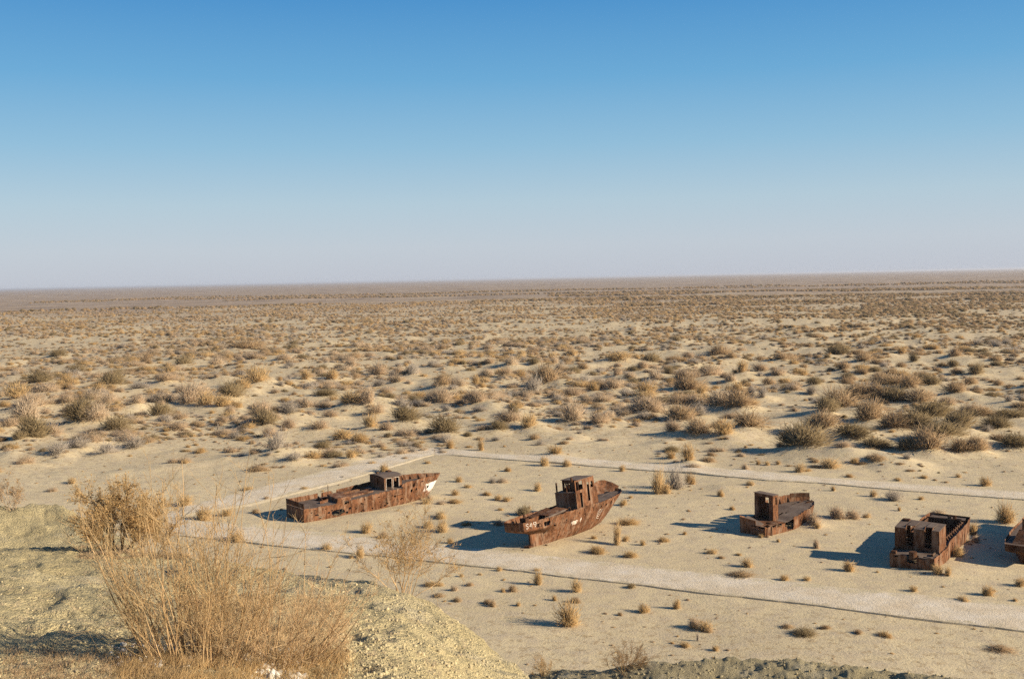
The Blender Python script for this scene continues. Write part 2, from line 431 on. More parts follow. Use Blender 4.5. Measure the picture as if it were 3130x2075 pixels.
class MB:
    def __init__(s): s.v = []; s.f = []
    def add(s, vs, fs):
        k = len(s.v); s.v += [tuple(map(float, v)) for v in vs]; s.f += [tuple(i + k for i in f) for f in fs]
    def box(s, x0, x1, y0, y1, z0, z1):
        s.add([(x0, y0, z0), (x1, y0, z0), (x1, y1, z0), (x0, y1, z0), (x0, y0, z1), (x1, y0, z1), (x1, y1, z1), (x0, y1, z1)],
              [(0, 3, 2, 1), (4, 5, 6, 7), (0, 1, 5, 4), (1, 2, 6, 5), (2, 3, 7, 6), (3, 0, 4, 7)])
    def bar(s, a, b, w, h=None):
        h = h or w; a = Vector(a); b = Vector(b); d = (b - a).normalized()
        u = d.cross(Vector((0, 0, 1)));
        if u.length < 1e-3: u = Vector((1, 0, 0))
        u.normalize(); v = u.cross(d).normalized()
        P = []
        for p in (a, b):
            for su, sv in ((-1, -1), (1, -1), (1, 1), (-1, 1)): P.append(p + u * su * w / 2 + v * sv * h / 2)
        s.add(P, [(0, 1, 2, 3), (7, 6, 5, 4), (0, 4, 5, 1), (1, 5, 6, 2), (2, 6, 7, 3), (3, 7, 4, 0)])
    def tube(s, pts, r, n=8, caps=True):
        pts = [Vector(p) for p in pts]; rings = []
        for i, p in enumerate(pts):
            d = (pts[min(i + 1, len(pts) - 1)] - pts[max(i - 1, 0)]).normalized()
            u = d.cross(Vector((0, 0, 1)))
            if u.length < 1e-3: u = Vector((1, 0, 0))
            u.normalize(); v = d.cross(u)
            rr = r[i] if isinstance(r, (list, tuple)) else r
            rings.append([p + (u * math.cos(2 * math.pi * k / n) + v * math.sin(2 * math.pi * k / n)) * rr for k in range(n)])
        f = []
        for i in range(len(pts) - 1):
            for k in range(n):
                f.append((i * n + k, i * n + (k + 1) % n, (i + 1) * n + (k + 1) % n, (i + 1) * n + k))
        if caps: f += [tuple(range(n))[::-1], tuple((len(pts) - 1) * n + k for k in range(n))]
        s.add([q for r_ in rings for q in r_], f)
    def sheet(s, P, keep, nrm, th):
        """P[i][j] grid of points; keep(i,j) says whether a cell stands; thickness th along -nrm"""
        ni, nj = len(P), len(P[0]); P = np.array(P, float)
        if callable(nrm): NV = np.array([[nrm(i, j) for j in range(nj)] for i in range(ni)], float)
        elif nrm is None:
            di = np.gradient(P, axis=0); dj = np.gradient(P, axis=1)
            NV = np.cross(di, dj); L = np.linalg.norm(NV, axis=2, keepdims=True); NV = NV / np.maximum(L, 1e-6)
        else: NV = np.broadcast_to(np.array(nrm, float), P.shape)
        Q = P - NV * th
        K = np.array([[bool(keep(i, j)) for j in range(nj - 1)] for i in range(ni - 1)])
        base = len(s.v); idx = {}
        def vid(side, i, j):
            k = (side, i, j)
            if k not in idx:
                idx[k] = len(s.v); s.v.append(tuple((P if side == 0 else Q)[i, j]))
            return idx[k]
        def k_(i, j): return 0 <= i < ni - 1 and 0 <= j < nj - 1 and K[i, j]
        for i in range(ni - 1):
            for j in range(nj - 1):
                if not K[i, j]: continue
                s.f.append((vid(0, i, j), vid(0, i + 1, j), vid(0, i + 1, j + 1), vid(0, i, j + 1)))
                s.f.append((vid(1, i, j + 1), vid(1, i + 1, j + 1), vid(1, i + 1, j), vid(1, i, j)))
                for (ci, cj, a, b_) in ((i - 1, j, (i, j), (i, j + 1)), (i + 1, j, (i + 1, j + 1), (i + 1, j)), (i, j - 1, (i + 1, j), (i, j)), (i, j + 1, (i, j + 1), (i + 1, j + 1))):
                    if not k_(ci, cj):
                        s.f.append((vid(0, *a), vid(0, *b_), vid(1, *b_), vid(1, *a)))
    def wall(s, c0, c1, c2, c3, holes=(), th=0.03, nrm=None):
        """quad c0 c1 (bottom) c2 c3 (top, c3 above c0); holes (u0,u1,v0,v1) in 0..1"""
        us = sorted({0, 1, *[h[0] for h in holes], *[h[1] for h in holes]}); vs = sorted({0, 1, *[h[2] for h in holes], *[h[3] for h in holes]})
        c0, c1, c2, c3 = (np.array(c, float) for c in (c0, c1, c2, c3))
        P = [[(c0 * (1 - u) + c1 * u) * (1 - v) + (c3 * (1 - u) + c2 * u) * v for v in vs] for u in us]
        def keep(i, j):
            u = (us[i] + us[i + 1]) / 2; v = (vs[j] + vs[j + 1]) / 2
            return not any(h[0] < u < h[1] and h[2] < v < h[3] for h in holes)
        if nrm is None:
            nv = np.cross(c1 - c0, c3 - c0); nrm = nv / np.linalg.norm(nv)
        s.sheet(P, keep, nrm, th)
    def build(s, name, m, parent=None, kind=None, label=None):
        o = mesh_np(name, s.v, s.f, m, parent)
        if kind: o['kind'] = kind
        if label: o['label'] = label
        return o

def tag(o, label, cat, group=None):
    o['label'] = label; o['category'] = cat
    if group: o['group'] = group
    return o

def empty(name, M):
    o = bpy.data.objects.new(name, None); COL.objects.link(o); o.matrix_world = M
    o.empty_display_size = 0.5
    return o

# ------------------------------------------------------------------ scrub inventory (picture places of every bush one can pick out)
TILES = [
 (0, 1050, 3.92, [(330,950,300,240,'t'),(360,790,280,160,'t'),(930,960,330,230,'d'),(1130,970,280,190,'t'),(1370,1080,330,150,'d'),(400,1180,300,220,'d'),(640,1120,200,120,'t'),(225,1190,150,90,'d'),(1080,1210,260,110,'t'),(1500,1190,220,90,'t'),(700,1360,240,130,'y'),(900,1290,250,120,'y'),(1270,1350,260,100,'y'),(1600,1275,330,100,'y'),(290,1460,180,80,'t'),(2130,1040,200,80,'t'),(1900,900,250,140,'d'),(1650,740,170,110,'t'),(1950,740,290,140,'t'),(2270,760,280,250,'t'),(1190,610,200,110,'g'),(1100,700,230,120,'t'),(1290,750,200,120,'t'),(780,730,180,100,'t'),(550,600,290,100,'t'),(200,700,290,150,'g'),(470,500,280,120,'d'),(1320,520,260,130,'d'),(2200,270,200,90,'d'),(930,350,200,70,'d'),(680,170,160,70,'d'),(2060,340,160,70,'t'),(1560,290,280,60,'t'),(1700,560,240,70,'y'),(1960,460,260,90,'t'),(120,1020,200,110,'t')]),
 (600, 1050, 3.92, [(400,660,280,150,'d'),(560,580,200,130,'g'),(60,640,190,120,'t'),(110,780,250,140,'g'),(310,790,240,130,'g'),(400,860,160,100,'t'),(770,880,290,160,'t'),(840,1010,280,170,'d'),(320,960,150,80,'t'),(1100,860,300,110,'y'),(1320,790,240,110,'t'),(1530,640,260,70,'d'),(1850,740,270,140,'g'),(2060,760,160,210,'t'),(2150,870,250,130,'t'),(1620,900,180,90,'t'),(1470,1040,240,100,'t'),(1090,1050,190,120,'t'),(860,1140,180,120,'t'),(960,1320,250,190,'y'),(690,1340,140,60,'t'),(1750,1170,250,110,'g'),(1960,1210,190,110,'g'),(2080,1040,180,140,'g'),(2270,1070,190,110,'t'),(1650,1380,210,60,'d'),(1850,1400,150,100,'g'),(1160,1420,220,90,'y'),(260,1035,24,80,'y'),(40,1310,120,60,'g'),(1310,460,140,110,'g'),(1620,450,150,110,'g'),(740,500,320,160,'g'),(2170,400,220,140,'t'),(600,80,400,100,'b'),(700,190,220,60,'t'),(1040,210,160,70,'t'),(240,280,180,100,'t'),(2250,1545,140,110,'g'),(480,800,150,80,'g'),(1860,300,150,90,'t')]),  # one low dark entry stands in for the shadow of a mound
 (1200, 1050, 3.92, [(590,540,190,150,'b'),(800,540,220,110,'t'),(1000,520,100,100,'g'),(570,750,270,190,'t'),(1010,740,290,170,'t'),(660,830,150,70,'y'),(1130,420,180,110,'t'),(1360,410,180,110,'t'),(130,950,330,150,'d'),(640,1110,320,180,'d'),(900,1130,100,50,'d'),(1080,1060,200,60,'t'),(1260,1060,200,100,'d'),(1400,960,380,130,'t'),(1640,1040,250,160,'g'),(1460,850,120,80,'d'),(1700,620,220,190,'y'),(1850,500,290,220,'b'),(2170,960,290,220,'t'),(240,400,180,120,'y'),(60,480,230,90,'t'),(480,290,160,70,'y'),(1150,250,130,70,'t'),(1410,280,180,110,'t'),(1690,260,120,70,'d'),(1930,250,110,80,'t'),(2150,650,270,100,'t'),(1950,690,200,100,'t'),(690,1255,110,110,'g'),(1060,1280,80,120,'g'),(1960,1345,210,80,'g'),(1820,1465,130,120,'g'),(2090,1470,100,100,'g'),(1380,1530,90,60,'g'),(1700,1140,120,60,'b'),(2060,1200,110,40,'b'),(2120,1150,90,40,'t'),(1060,830,200,60,'y'),(2020,330,140,70,'t')]),
 (1800, 1050, 3.92, [(690,650,270,130,'g'),(740,860,380,200,'t'),(1200,590,280,160,'b'),(1600,790,330,210,'t'),(1810,800,260,220,'b'),(1780,600,170,110,'g'),(1100,950,260,170,'b'),(1310,900,220,130,'y'),(1020,1080,200,130,'t'),(1330,1110,230,180,'b'),(1630,1140,260,160,'g'),(1930,1030,310,160,'b'),(1290,780,290,130,'t'),(1060,760,260,130,'t'),(120,1000,230,150,'t'),(250,920,140,100,'t'),(1180,450,330,120,'t'),(1460,420,250,130,'t'),(1700,470,150,90,'t'),(1840,370,140,120,'g'),(640,320,160,100,'t'),(740,240,210,90,'d'),(360,210,330,80,'g'),(800,470,180,130,'t'),(340,400,100,90,'t'),(480,430,140,80,'t'),(60,590,150,90,'g'),(300,560,200,120,'t'),(150,720,260,90,'t'),(1560,160,240,130,'b'),(1200,190,140,80,'t'),(2060,340,200,80,'t'),(2270,400,200,90,'t'),(2150,510,110,80,'b'),(2090,670,160,110,'y'),(1950,640,110,110,'y'),(2310,210,150,80,'b'),(1195,1450,170,170,'g'),(400,1530,80,70,'g'),(1880,1510,80,80,'t'),(2030,1450,60,50,'g'),(2270,1450,60,50,'g'),(1880,1250,50,30,'g'),(1660,1180,60,30,'t'),(2300,1280,110,50,'t'),(950,380,150,80,'d')]),
 (2400, 1050, 3.92, [(680,800,330,220,'b'),(490,850,180,160,'d'),(900,700,250,180,'b'),(1110,700,180,160,'b'),(1340,720,310,140,'d'),(1300,510,280,100,'b'),(1140,480,190,100,'b'),(1490,560,170,140,'b'),(1740,510,190,100,'d'),(2040,610,190,120,'b'),(1020,960,230,230,'b'),(470,1060,270,200,'b'),(230,1290,380,250,'d'),(60,1270,230,190,'d'),(800,1140,330,130,'d'),(1080,1260,280,90,'d'),(1310,1060,250,190,'b'),(1600,1050,300,170,'d'),(1770,900,330,150,'d'),(2080,1040,260,170,'d'),(1900,1150,440,150,'d'),(1470,1320,210,130,'d'),(1720,1330,290,240,'b'),(2110,1330,210,130,'b'),(2290,1330,180,140,'b'),(700,1270,170,70,'t'),(1620,740,240,150,'b'),(1950,760,190,100,'t'),(640,150,280,100,'d'),(940,230,180,90,'b'),(710,330,150,90,'b'),(940,380,130,60,'b'),(1080,350,140,50,'d'),(1270,380,150,70,'b'),(1550,230,100,80,'d'),(350,500,130,80,'d'),(770,430,150,60,'d'),(2040,170,150,90,'b'),(2010,290,150,70,'d'),(2290,390,170,110,'d'),(2060,380,150,60,'b'),(2230,500,110,70,'b'),(2250,860,280,100,'t'),(180,1540,140,90,'g'),(100,580,150,80,'t'),(1470,1380,110,60,'y')]),
 (2530, 1250, 3.92, [(1900,920,110,110,'g'),(1570,820,70,40,'g'),(1160,830,100,40,'g'),(550,1050,90,70,'g'),(800,1100,210,110,'y'),(1120,1085,80,35,'g'),(130,1310,210,160,'t'),(290,1310,160,110,'t'),(470,1300,80,60,'g'),(860,1220,50,50,'g'),(1340,1290,180,100,'t'),(2150,1360,190,230,'g'),(260,815,100,40,'g'),(70,980,60,60,'g'),(850,860,80,30,'g'),(2200,110,320,70,'d'),(1820,100,240,90,'b'),(2030,250,220,120,'d'),(2230,470,260,120,'d'),(1800,550,150,140,'b')]),
 (1200, 1350, 3.92, [(1320,490,140,60,'t'),(1200,490,110,50,'y'),(790,480,100,70,'g'),(1740,590,100,110,'g'),(900,550,110,40,'g'),(750,640,110,60,'g'),(1130,640,110,50,'g'),(1260,700,110,60,'g'),(1370,710,100,60,'g'),(740,735,170,50,'g'),(580,750,100,40,'t'),(1570,880,170,100,'d'),(1290,820,80,30,'g'),(420,1030,120,90,'g'),(570,920,160,90,'g'),(590,1080,130,160,'g'),(880,1000,110,50,'g'),(690,1215,90,60,'g'),(1260,1000,130,70,'t'),(1280,1545,60,60,'g'),(1730,1560,90,50,'g'),(420,260,100,30,'g'),(400,750,120,60,'g'),(440,700,80,70,'t'),(1640,800,50,40,'t')]),
 (1800, 1350, 3.92, [(1940,520,100,60,'g'),(1580,655,80,90,'g'),(500,675,60,30,'g'),(410,760,90,80,'g'),(830,620,150,320,'g'),(1040,560,230,210,'y'),(1220,510,110,140,'g'),(930,620,110,130,'g'),(1720,815,70,50,'g'),(470,990,220,80,'g'),(340,1240,110,240,'g'),(440,1200,100,60,'g'),(650,1240,70,60,'g'),(900,1200,120,60,'g'),(1150,1110,60,40,'g'),(100,1340,190,80,'g'),(500,1380,140,50,'g'),(1480,1340,150,60,'g'),(1590,1395,60,30,'b'),(1800,1360,90,30,'g'),(1900,1500,150,90,'g'),(2270,1200,60,35,'g'),(60,1190,80,40,'g')]),
 (2250, 1490, 9.224, [(2200,1130,330,400,'t'),(2300,1180,160,160,'g'),(700,1410,170,110,'g'),(900,1400,90,60,'t')]),
 (1500, 1650, 2.956, [(430,405,90,140,'g'),(780,470,110,100,'g'),(575,545,60,50,'g'),(770,565,90,50,'b'),(250,595,60,40,'g'),(200,465,80,60,'b'),(110,470,50,40,'g'),(15,600,60,60,'b'),(705,780,215,200,'g'),(1390,655,90,90,'g'),(1680,620,60,100,'g'),(1940,820,150,90,'g'),(1840,790,110,110,'t'),(1960,830,60,50,'b'),(1870,910,24,80,'y'),(1760,965,120,40,'g'),(2030,1000,70,40,'g'),(970,120,130,60,'g'),(1260,155,120,50,'g'),(2270,335,160,50,'b'),(1270,430,60,40,'d'),(1170,680,40,30,'b')]),
 (2300, 1640, 2.849, [(560,100,60,90,'t'),(840,300,100,90,'g'),(280,380,90,50,'g'),(480,380,80,30,'g'),(1410,475,80,40,'g'),(1840,570,100,50,'g'),(2050,510,80,90,'g'),(2340,430,100,60,'g'),(450,860,140,50,'d'),(1160,870,110,40,'g'),(920,840,60,30,'b'),(2160,990,130,40,'b'),(640,800,60,30,'b'),(300,790,70,30,'b'),(2290,560,50,25,'g')]),
 (2690, 1560, 7.467, [(1900,740,240,220,'t'),(1780,1100,190,240,'g'),(1330,1480,260,190,'g'),(1560,1500,200,200,'g'),(2130,560,220,280,'g'),(2190,740,160,180,'t')]),
 (0, 1350, 3.379, [(2070,110,100,50,'g'),(740,430,90,60,'g'),(540,510,90,40,'t'),(220,250,90,40,'t'),(1900,660,170,90,'g'),(2090,810,180,120,'g'),(1910,220,70,40,'g')]),
 (400, 1400, 2.323, [(680,410,80,50,'g'),(745,595,120,70,'g'),(1390,655,85,45,'g'),(960,295,40,25,'b'),(885,390,60,30,'b'),(830,225,70,25,'g'),(1230,225,60,25,'g')]),
 (1000, 1500, 2.726, [(325,350,110,80,'g'),(270,555,70,110,'g'),(200,560,50,30,'g'),(475,390,80,60,'t'),(860,790,90,40,'g'),(930,790,80,35,'g'),(930,880,100,25,'b'),(1085,920,65,40,'b'),(1065,830,60,50,'t'),(1190,790,60,30,'b'),(1120,715,45,30,'g'),(1340,940,70,40,'b')]),
]
BUSH = []
for ox, oy, sc, lst in TILES:
    for cx, by, bw, bh, t in lst:
        BUSH.append([ox + cx / sc, oy + by / sc, bw / sc, bh / sc, t])
# places: first on the bare plain, then heaps of blown sand grow under the larger ones
for b in BUSH:
    p = hit(b[0], b[1], (48, 900))
    r = math.hypot(p[0], p[1]); s = r / FPX * 1.02
    b += [p, b[2] * s, b[3] * s]
for b in BUSH:
    r = math.hypot(b[5][0], b[5][1])
    if r > 148 and b[6] > 1.8:
        MOUNDS.append((b[5][0] + b[6] * 0.12, b[5][1], min(0.26 * b[7] + 0.12, 0.9), b[6] * 0.62, b[6] * 0.75))
# the low sand heaps by the wrecks and around the ring
for px, py, h, sx, sy in ((2215, 1497, 0.30, 1.6, 1.6), (1265, 1555, 0.35, 2.0, 1.2), (2475, 1610, 0.40, 1.2, 0.9), (2440, 1605, 0.45, 1.6, 0.8), (2395, 1602, 0.5, 1.0, 0.7), (1180, 1575, 0.4, 3.0, 1.2), (1640, 1683, 0.3, 1.8, 0.8), (1760, 1655, 0.28, 3.5, 1.2), (1690, 1672, 0.22, 2.4, 1.0),
                      (2935, 1690, 0.35, 2.0, 2.6), (2895, 1745, 0.2, 2.5, 1.5)):
    q = flat(px, py); MOUNDS.append((q[0], q[1], h, sx, sy))

# ------------------------------------------------------------------ terrain
def terrain():
    rs = [0.6]
    while rs[-1] < 60000:
        r = rs[-1]
        rs.append(r * (1 + min(max(r / 26000, 0.0062 if r > 7 else 0.02), 0.06)))
    rs = np.array(rs)
    fov = math.radians(28.5)
    th = np.concatenate([np.linspace(-math.pi, -fov, 70, endpoint=False), np.linspace(-fov, fov, 820, endpoint=False), np.linspace(fov, math.pi, 71)[:-1]])
    R, T = np.meshgrid(rs, th, indexing='ij')
    x = R * np.sin(T); y = R * np.cos(T)
    z = ground(x, y)
    z = np.where(R > 5000, z * 0.3, z)
    nr, nt_ = R.shape
    V = np.stack([x, y, z], -1).reshape(-1, 3)
    i = np.arange(nr - 1)[:, None]; j = np.arange(nt_)[None, :]
    j2 = (j + 1) % nt_
    F = np.stack([i * nt_ + j, i * nt_ + j2, (i + 1) * nt_ + j2, (i + 1) * nt_ + j], -1).reshape(-1, 4)[:, ::-1]
    c = np.array([[0, 0, float(ground(np.array([0.0]), np.array([0.0]))[0])]])
    V = np.vstack([V, c]); k = len(V) - 1
    o = mesh_np('desert_ground', V, F, M_GROUND, smooth_=True)
    pl = plain(x, y); cl = smooth(0.3, 1.6, z - pl - mounds(x, y))
    farw = smooth(650, 1500, R + fbm(x, y, 150, 2, 91) * 500)
    lit = smooth(135, 190, R) * 0.9 + 0.25 + 0.55 * smooth(92, 76, R)
    colr = np.stack([cl, farw, lit, np.ones_like(cl)], -1).reshape(-1, 4)
    colr = np.vstack([colr, [[1, 0, 0, 1]]])
    so = np.r_[(cl * smooth(33, 36, R) * smooth(-.15, -.02, T)).ravel(), [0.0]].astype(np.float32)  # mask of the shade painted on the lower lip
    a0 = o.data.attributes.new('lip_shade', 'FLOAT', 'POINT'); a0.data.foreach_set('value', so)
    a = o.data.attributes.new('zone', 'FLOAT_COLOR', 'POINT'); a.data.foreach_set('color', colr.astype(np.float32).ravel())
    o['kind'] = 'structure'
    return o
terrain()

# ------------------------------------------------------------------ the walking path round the wrecks
K = 1.3235
def line_at(tab, xs):
    a = np.array(tab, float); return np.interp(xs, a[:, 0], a[:, 1])
FRONT_LO = [(385, 1233), (445, 1240), (585, 1253), (706, 1266), (1161, 1313), (1261, 1326), (1466, 1350), (1738, 1383.5), (1876, 1399.7), (2066, 1424.8), (2365, 1459), (2500, 1475), (2800, 1511)]
FRONT_UP = [(385, 1191), (468, 1204), (530, 1207), (692, 1223.7), (1000, 1256), (1133, 1270), (1363, 1294), (1517, 1310.7), (1721, 1335), (1764, 1338.6), (1976, 1363.8), (2135, 1377), (2365, 1401), (2500, 1416), (2800, 1449)]
LEFT_OUT = [(385, 1181), (432, 1168), (569, 1134), (676, 1108), (818, 1069.7), (961, 1037), (1002, 1033)]
LEFT_IN = [(385, 1199), (458, 1183), (575, 1165), (692, 1136), (790, 1111.5), (900, 1079), (1002, 1049)]
BACK_UP = [(1002, 1033), (1060, 1038), (1156, 1049), (1284, 1055), (1448, 1066), (1601, 1077), (1732, 1087), (1889, 1102.4), (2150, 1120), (2365, 1134), (2500, 1143), (2800, 1163)]
BACK_LO = [(1002, 1049), (1060, 1052), (1156, 1061), (1325, 1073.8), (1504, 1087), (1617, 1094.7), (1770, 1110), (1889, 1116), (2150, 1137), (2365, 1152), (2500, 1162), (2800, 1184)]

def band(name, A, B, n, z0=0.08, sa=0.6, sb=0.10):
    """raised strip between two picture polylines laid down on the plain"""
    def pts(tab):
        a = np.array([flat(p[0] * K, p[1] * K, z0) for p in tab])
        d = np.r_[0, np.cumsum(np.hypot(*np.diff(a, axis=0).T))]; d /= d[-1]
        t = np.linspace(0, 1, n)
        return np.c_[np.interp(t, d, a[:, 0]), np.interp(t, d, a[:, 1])]
    a = pts(A); b = pts(B)
    nc = 7
    V = []; 
    for i in range(n):
        row = []
        wob1 = (vnoise(i * 0.37, 0.5, 3) + 0.5 * vnoise(i * 1.3, 2.5, 4)) * 0.35; wob2 = (vnoise(i * 0.11, 7.5, 5) + 0.3 * vnoise(i * 0.4, 9.5, 6)) * 0.35
        d = b[i] - a[i]; L = np.hypot(*d); d = d / L
        s0 = a[i] - d * wob1; s1 = b[i] + d * wob2
        row.append((*(s0 - d * sa), -0.12))
        for k in range(nc):
            t = k / (nc - 1); p = s0 * (1 - t) + s1 * t
            row.append((*p, (z0 + 0.05) * min(1.0, i / 9.0) - 0.05 + 0.03 * float(vnoise(p[0] * 0.9, p[1] * 0.9, 8)) + 0.03 * math.sin(math.pi * t)))
        row.append((*(s1 + d * sb), -0.22))
        V += row
    m = nc + 2
    F = [(i * m + k, i * m + k + 1, (i + 1) * m + k + 1, (i + 1) * m + k) for i in range(n - 1) for k in range(m - 1)]
    g = ground(np.array([v[0] for v in V]), np.array([v[1] for v in V])) 
    g = g.reshape(n, m); ker = np.hanning(15); ker /= ker.sum()
    g = np.stack([np.convolve(np.pad(g[:, k], 7, mode='edge'), ker, 'valid') for k in range(m)], 1); g = np.maximum(g, g.mean(1, keepdims=True)).ravel()
    V = [(v[0], v[1], v[2] + float(gg) + 0.03) for v, gg in zip(V, g)]
    o = mesh_np(name, V, F, M_PATH, smooth_=False)
    ed = np.tile(np.r_[0.0, np.linspace(0, 1, nc), 1.0], n).astype(np.float32)
    a_ = o.data.attributes.new('across', 'FLOAT', 'POINT'); a_.data.foreach_set('value', ed)
    o['kind'] = 'structure'
    return o
band('path', FRONT_UP, FRONT_LO, 260)
band('path', LEFT_OUT, LEFT_IN, 130, sb=1.4)
band('path', BACK_UP, BACK_LO, 240)

# ------------------------------------------------------------------ the wrecks
def pose(x, y, z, head, list_=0.0, pitch=0.0):
    return Matrix.Translation((x, y, z)) @ Matrix.Rotation(math.radians(head), 4, 'Z') @ Matrix.Rotation(math.radians(-pitch), 4, 'Y') @ Matrix.Rotation(math.radians(list_), 4, 'X')

class Hull:
    """side plating between tables given along the length; x forward, y to port, starboard is the sunny side"""
    def __init__(s, xt, xb, yc, Bd, Bb, zb, zp, zs, e=0.4, counter=0.0):
        s.t = [np.array(a, float).T if not np.isscalar(a) else a for a in (Bd, Bb, zb, zp, zs)]
        s.xt, s.xb, s.yc, s.e, s.counter = xt, xb, yc, e, counter
    def prm(s, u):
        f = lambda k: np.interp(u, s.t[k][0], s.t[k][1])
        return f(0), f(1), f(2), f(3), f(4)
    def pt(s, side, u, v, off=0.0):
        Bd, Bb, zb, zp, zs = s.prm(u)
        zt = zp if side > 0 else zs
        xt = s.xt[0] + (s.xt[1] - s.xt[0]) * u; xb = s.xb[0] + (s.xb[1] - s.xb[0]) * u
        S = v ** s.e
        if s.counter:
            k = float(np.clip(u / 0.30, 0, 1)); k = k * k * (3 - 2 * k)
            sv = float(np.clip((v - 0.46) / 0.30, 0, 1)); sv = sv * sv * (3 - 2 * sv)
            S = S * k + sv * (1 - k); XV = v * k + sv * (1 - k)
        else: XV = v
        w_ = Bb + (Bd - Bb) * S + off
        return (xb + (xt - xb) * XV, s.yc + side * w_, zb + (zt - zb) * v)
    def solve(s, side, x, z):
        u = 0.5; v = 0.5
        for _ in range(12):
            for _ in range(2):
                Bd, Bb, zb, zp, zs = s.prm(u); zt = zp if side > 0 else zs
                v = float(np.clip((z - zb) / (zt - zb), 0.0, 1.0))
            p = s.pt(side, u, v); u = float(np.clip(u + (x - p[0]) / (s.xt[1] - s.xt[0]), 0, 1))
        return u, v
    def surf(s, side, x, z, off=0.02):
        u, v = s.solve(side, x, z); return s.pt(side, u, v, off)
    def side(s, name, side, m, parent, holes=None, nu=150, nv=18, ragged=0.05, cut=None, seed=1, th=0.035):
        P = [[s.pt(side, i / nu, j / nv) for j in range(nv + 1)] for i in range(nu + 1)]
        P = np.array(P)
        P[:, -1, 2] += ragged * (vnoise(np.arange(nu + 1) * 0.5, np.full(nu + 1, 2.5), seed) * 1.4 + vnoise(np.arange(nu + 1) * 1.7, np.full(nu + 1, 7.5), seed))
        P[1:-1, 1:, 1] += 0.05 * vnoise(P[1:-1, 1:, 0] * 1.1, P[1:-1, 1:, 2] * 1.5, seed + 5)        # dented plates
        def keep(i, j):
            c = (P[i, j] + P[i + 1, j + 1]) / 2; x, z = c[0], c[2]
            for h in holes or ():
                if h[0] == 'r' and h[1] < x < h[2] and h[3] < z < h[4]: return False
                if h[0] == 'e':
                    k = 1 + (0.55 * float(vnoise(x * 3.1, z * 4.3, 33)) if len(h) > 5 else 0)
                    if ((x - h[1]) / h[3]) ** 2 + ((z - h[2]) / h[4]) ** 2 < k: return False
            return not (cut and cut(x, z))
        mb = MB(); n = (lambda i, j: (0, side, 0))
        mb.sheet(P, keep, n, th)
        return mb.build(name, m, parent)
    def transom(s, name, m, parent, holes=(), nv=18, nt=16, v1=1.0, cut=None):
        P = [[None] * (nv + 1) for _ in range(nt + 1)]
        for i in range(nt + 1):
            for j in range(nv + 1):
                v = j / nv * v1
                a = s.pt(-1, 0, v); b = s.pt(1, 0, v); t = i / nt
                bulge = 0.12 * math.sin(math.pi * t) * (1 if s.counter else 0)
                P[i][j] = (a[0] - bulge, a[1] + (b[1] - a[1]) * t, a[2] + (b[2] - a[2]) * t)
        A = np.array(P)
        def keep(i, j):
            c = (A[i, j] + A[i + 1, j + 1]) / 2
            return not any(h[0] < c[1] < h[1] and h[2] < c[2] < h[3] for h in holes) and not (cut and cut(c[1], c[2]))
        mb = MB(); mb.sheet(P, keep, (-1, 0, 0), 0.035)
        return mb.build(name, m, parent)
    def deck(s, name, m, parent, zf, u0=0.0, u1=1.0, holes=(), nu=60, nt=10, inset=0.05, ztab=None):
        P = []
        for i in range(nu + 1):
            u = u0 + (u1 - u0) * i / nu
            Bd, Bb, zb, zp, zs = s.prm(u)
            row = []
            x0 = s.xt[0] + (s.xt[1] - s.xt[0]) * u
            z = zf(x0)
            for k in range(nt + 1):
                t = -1 + 2 * k / nt; side = 1 if t > 0 else -1
                zt = zp if side > 0 else zs
                v = min(max((z - zb) / (zt - zb), 0), 1); p = s.pt(side, u, v)
                row.append((p[0], s.yc + t * max(abs(p[1] - s.yc) - inset, 0.01), z + 0.05 * (1 - t * t)))
            P.append(row)
        A = np.array(P)
        A[:, :, 2] += 0.05 * vnoise(A[:, :, 0] * 1.3, A[:, :, 1] * 1.3, 77)
        def keep(i, j):
            c = (A[i, j] + A[i + 1, j + 1]) / 2
            return not any(h[0] < c[0] < h[1] and h[2] < c[1] < h[3] for h in holes)
        mb = MB(); mb.sheet(A, keep, (0, 0, 1), 0.03)
        return mb.build(name, m, parent)
    def stroke(s, side, pts, wd, mb, off=0.022):
        """painted line through (x,z) points on the plating"""
        q = []
        for (x0, z0), (x1, z1) in zip(pts[:-1], pts[1:]):
            k = max(1, int(math.hypot(x1 - x0, z1 - z0) / 0.12))
            q += [(x0 + (x1 - x0) * i / k, z0 + (z1 - z0) * i / k) for i in range(k)]
        q.append(pts[-1]); V = []; F = []
        for i, (x, z) in enumerate(q):
            a = q[max(i - 1, 0)]; b = q[min(i + 1, len(q) - 1)]
            dx, dz = b[0] - a[0], b[1] - a[1]; L = math.hypot(dx, dz) or 1; nx, nz = -dz / L * wd / 2, dx / L * wd / 2
            V += [s.surf(side, x + nx, z + nz, off), s.surf(side, x - nx, z - nz, off)]
            if i: F.append((2 * i - 2, 2 * i - 1, 2 * i + 1, 2 * i))
        mb.add(V, F)
    def patch(s, side, cx, cz, rx, rz, mb, seed=3, n=26, off=0.022):
        V = [s.surf(side, cx, cz, off)]
        for k in range(n):
            a = 2 * math.pi * k / n; q = 1 + 0.7 * float(vnoise(math.cos(a) * 2.3 + 3, math.sin(a) * 2.3 + seed, seed))
            V.append(s.surf(side, cx + rx * q * math.cos(a), cz + rz * q * math.sin(a), off))
        mb.add(V, [(0, k + 1, (k + 1) % n + 1) for k in range(n)])

def pits(seed, n, x0, x1, z0, z1, big=.16):
    g = np.random.default_rng(seed)
    return [('e', g.uniform(x0, x1), g.uniform(z0, z1), g.uniform(.05, big), g.uniform(.03, big * .8), 1) for _ in range(n)]

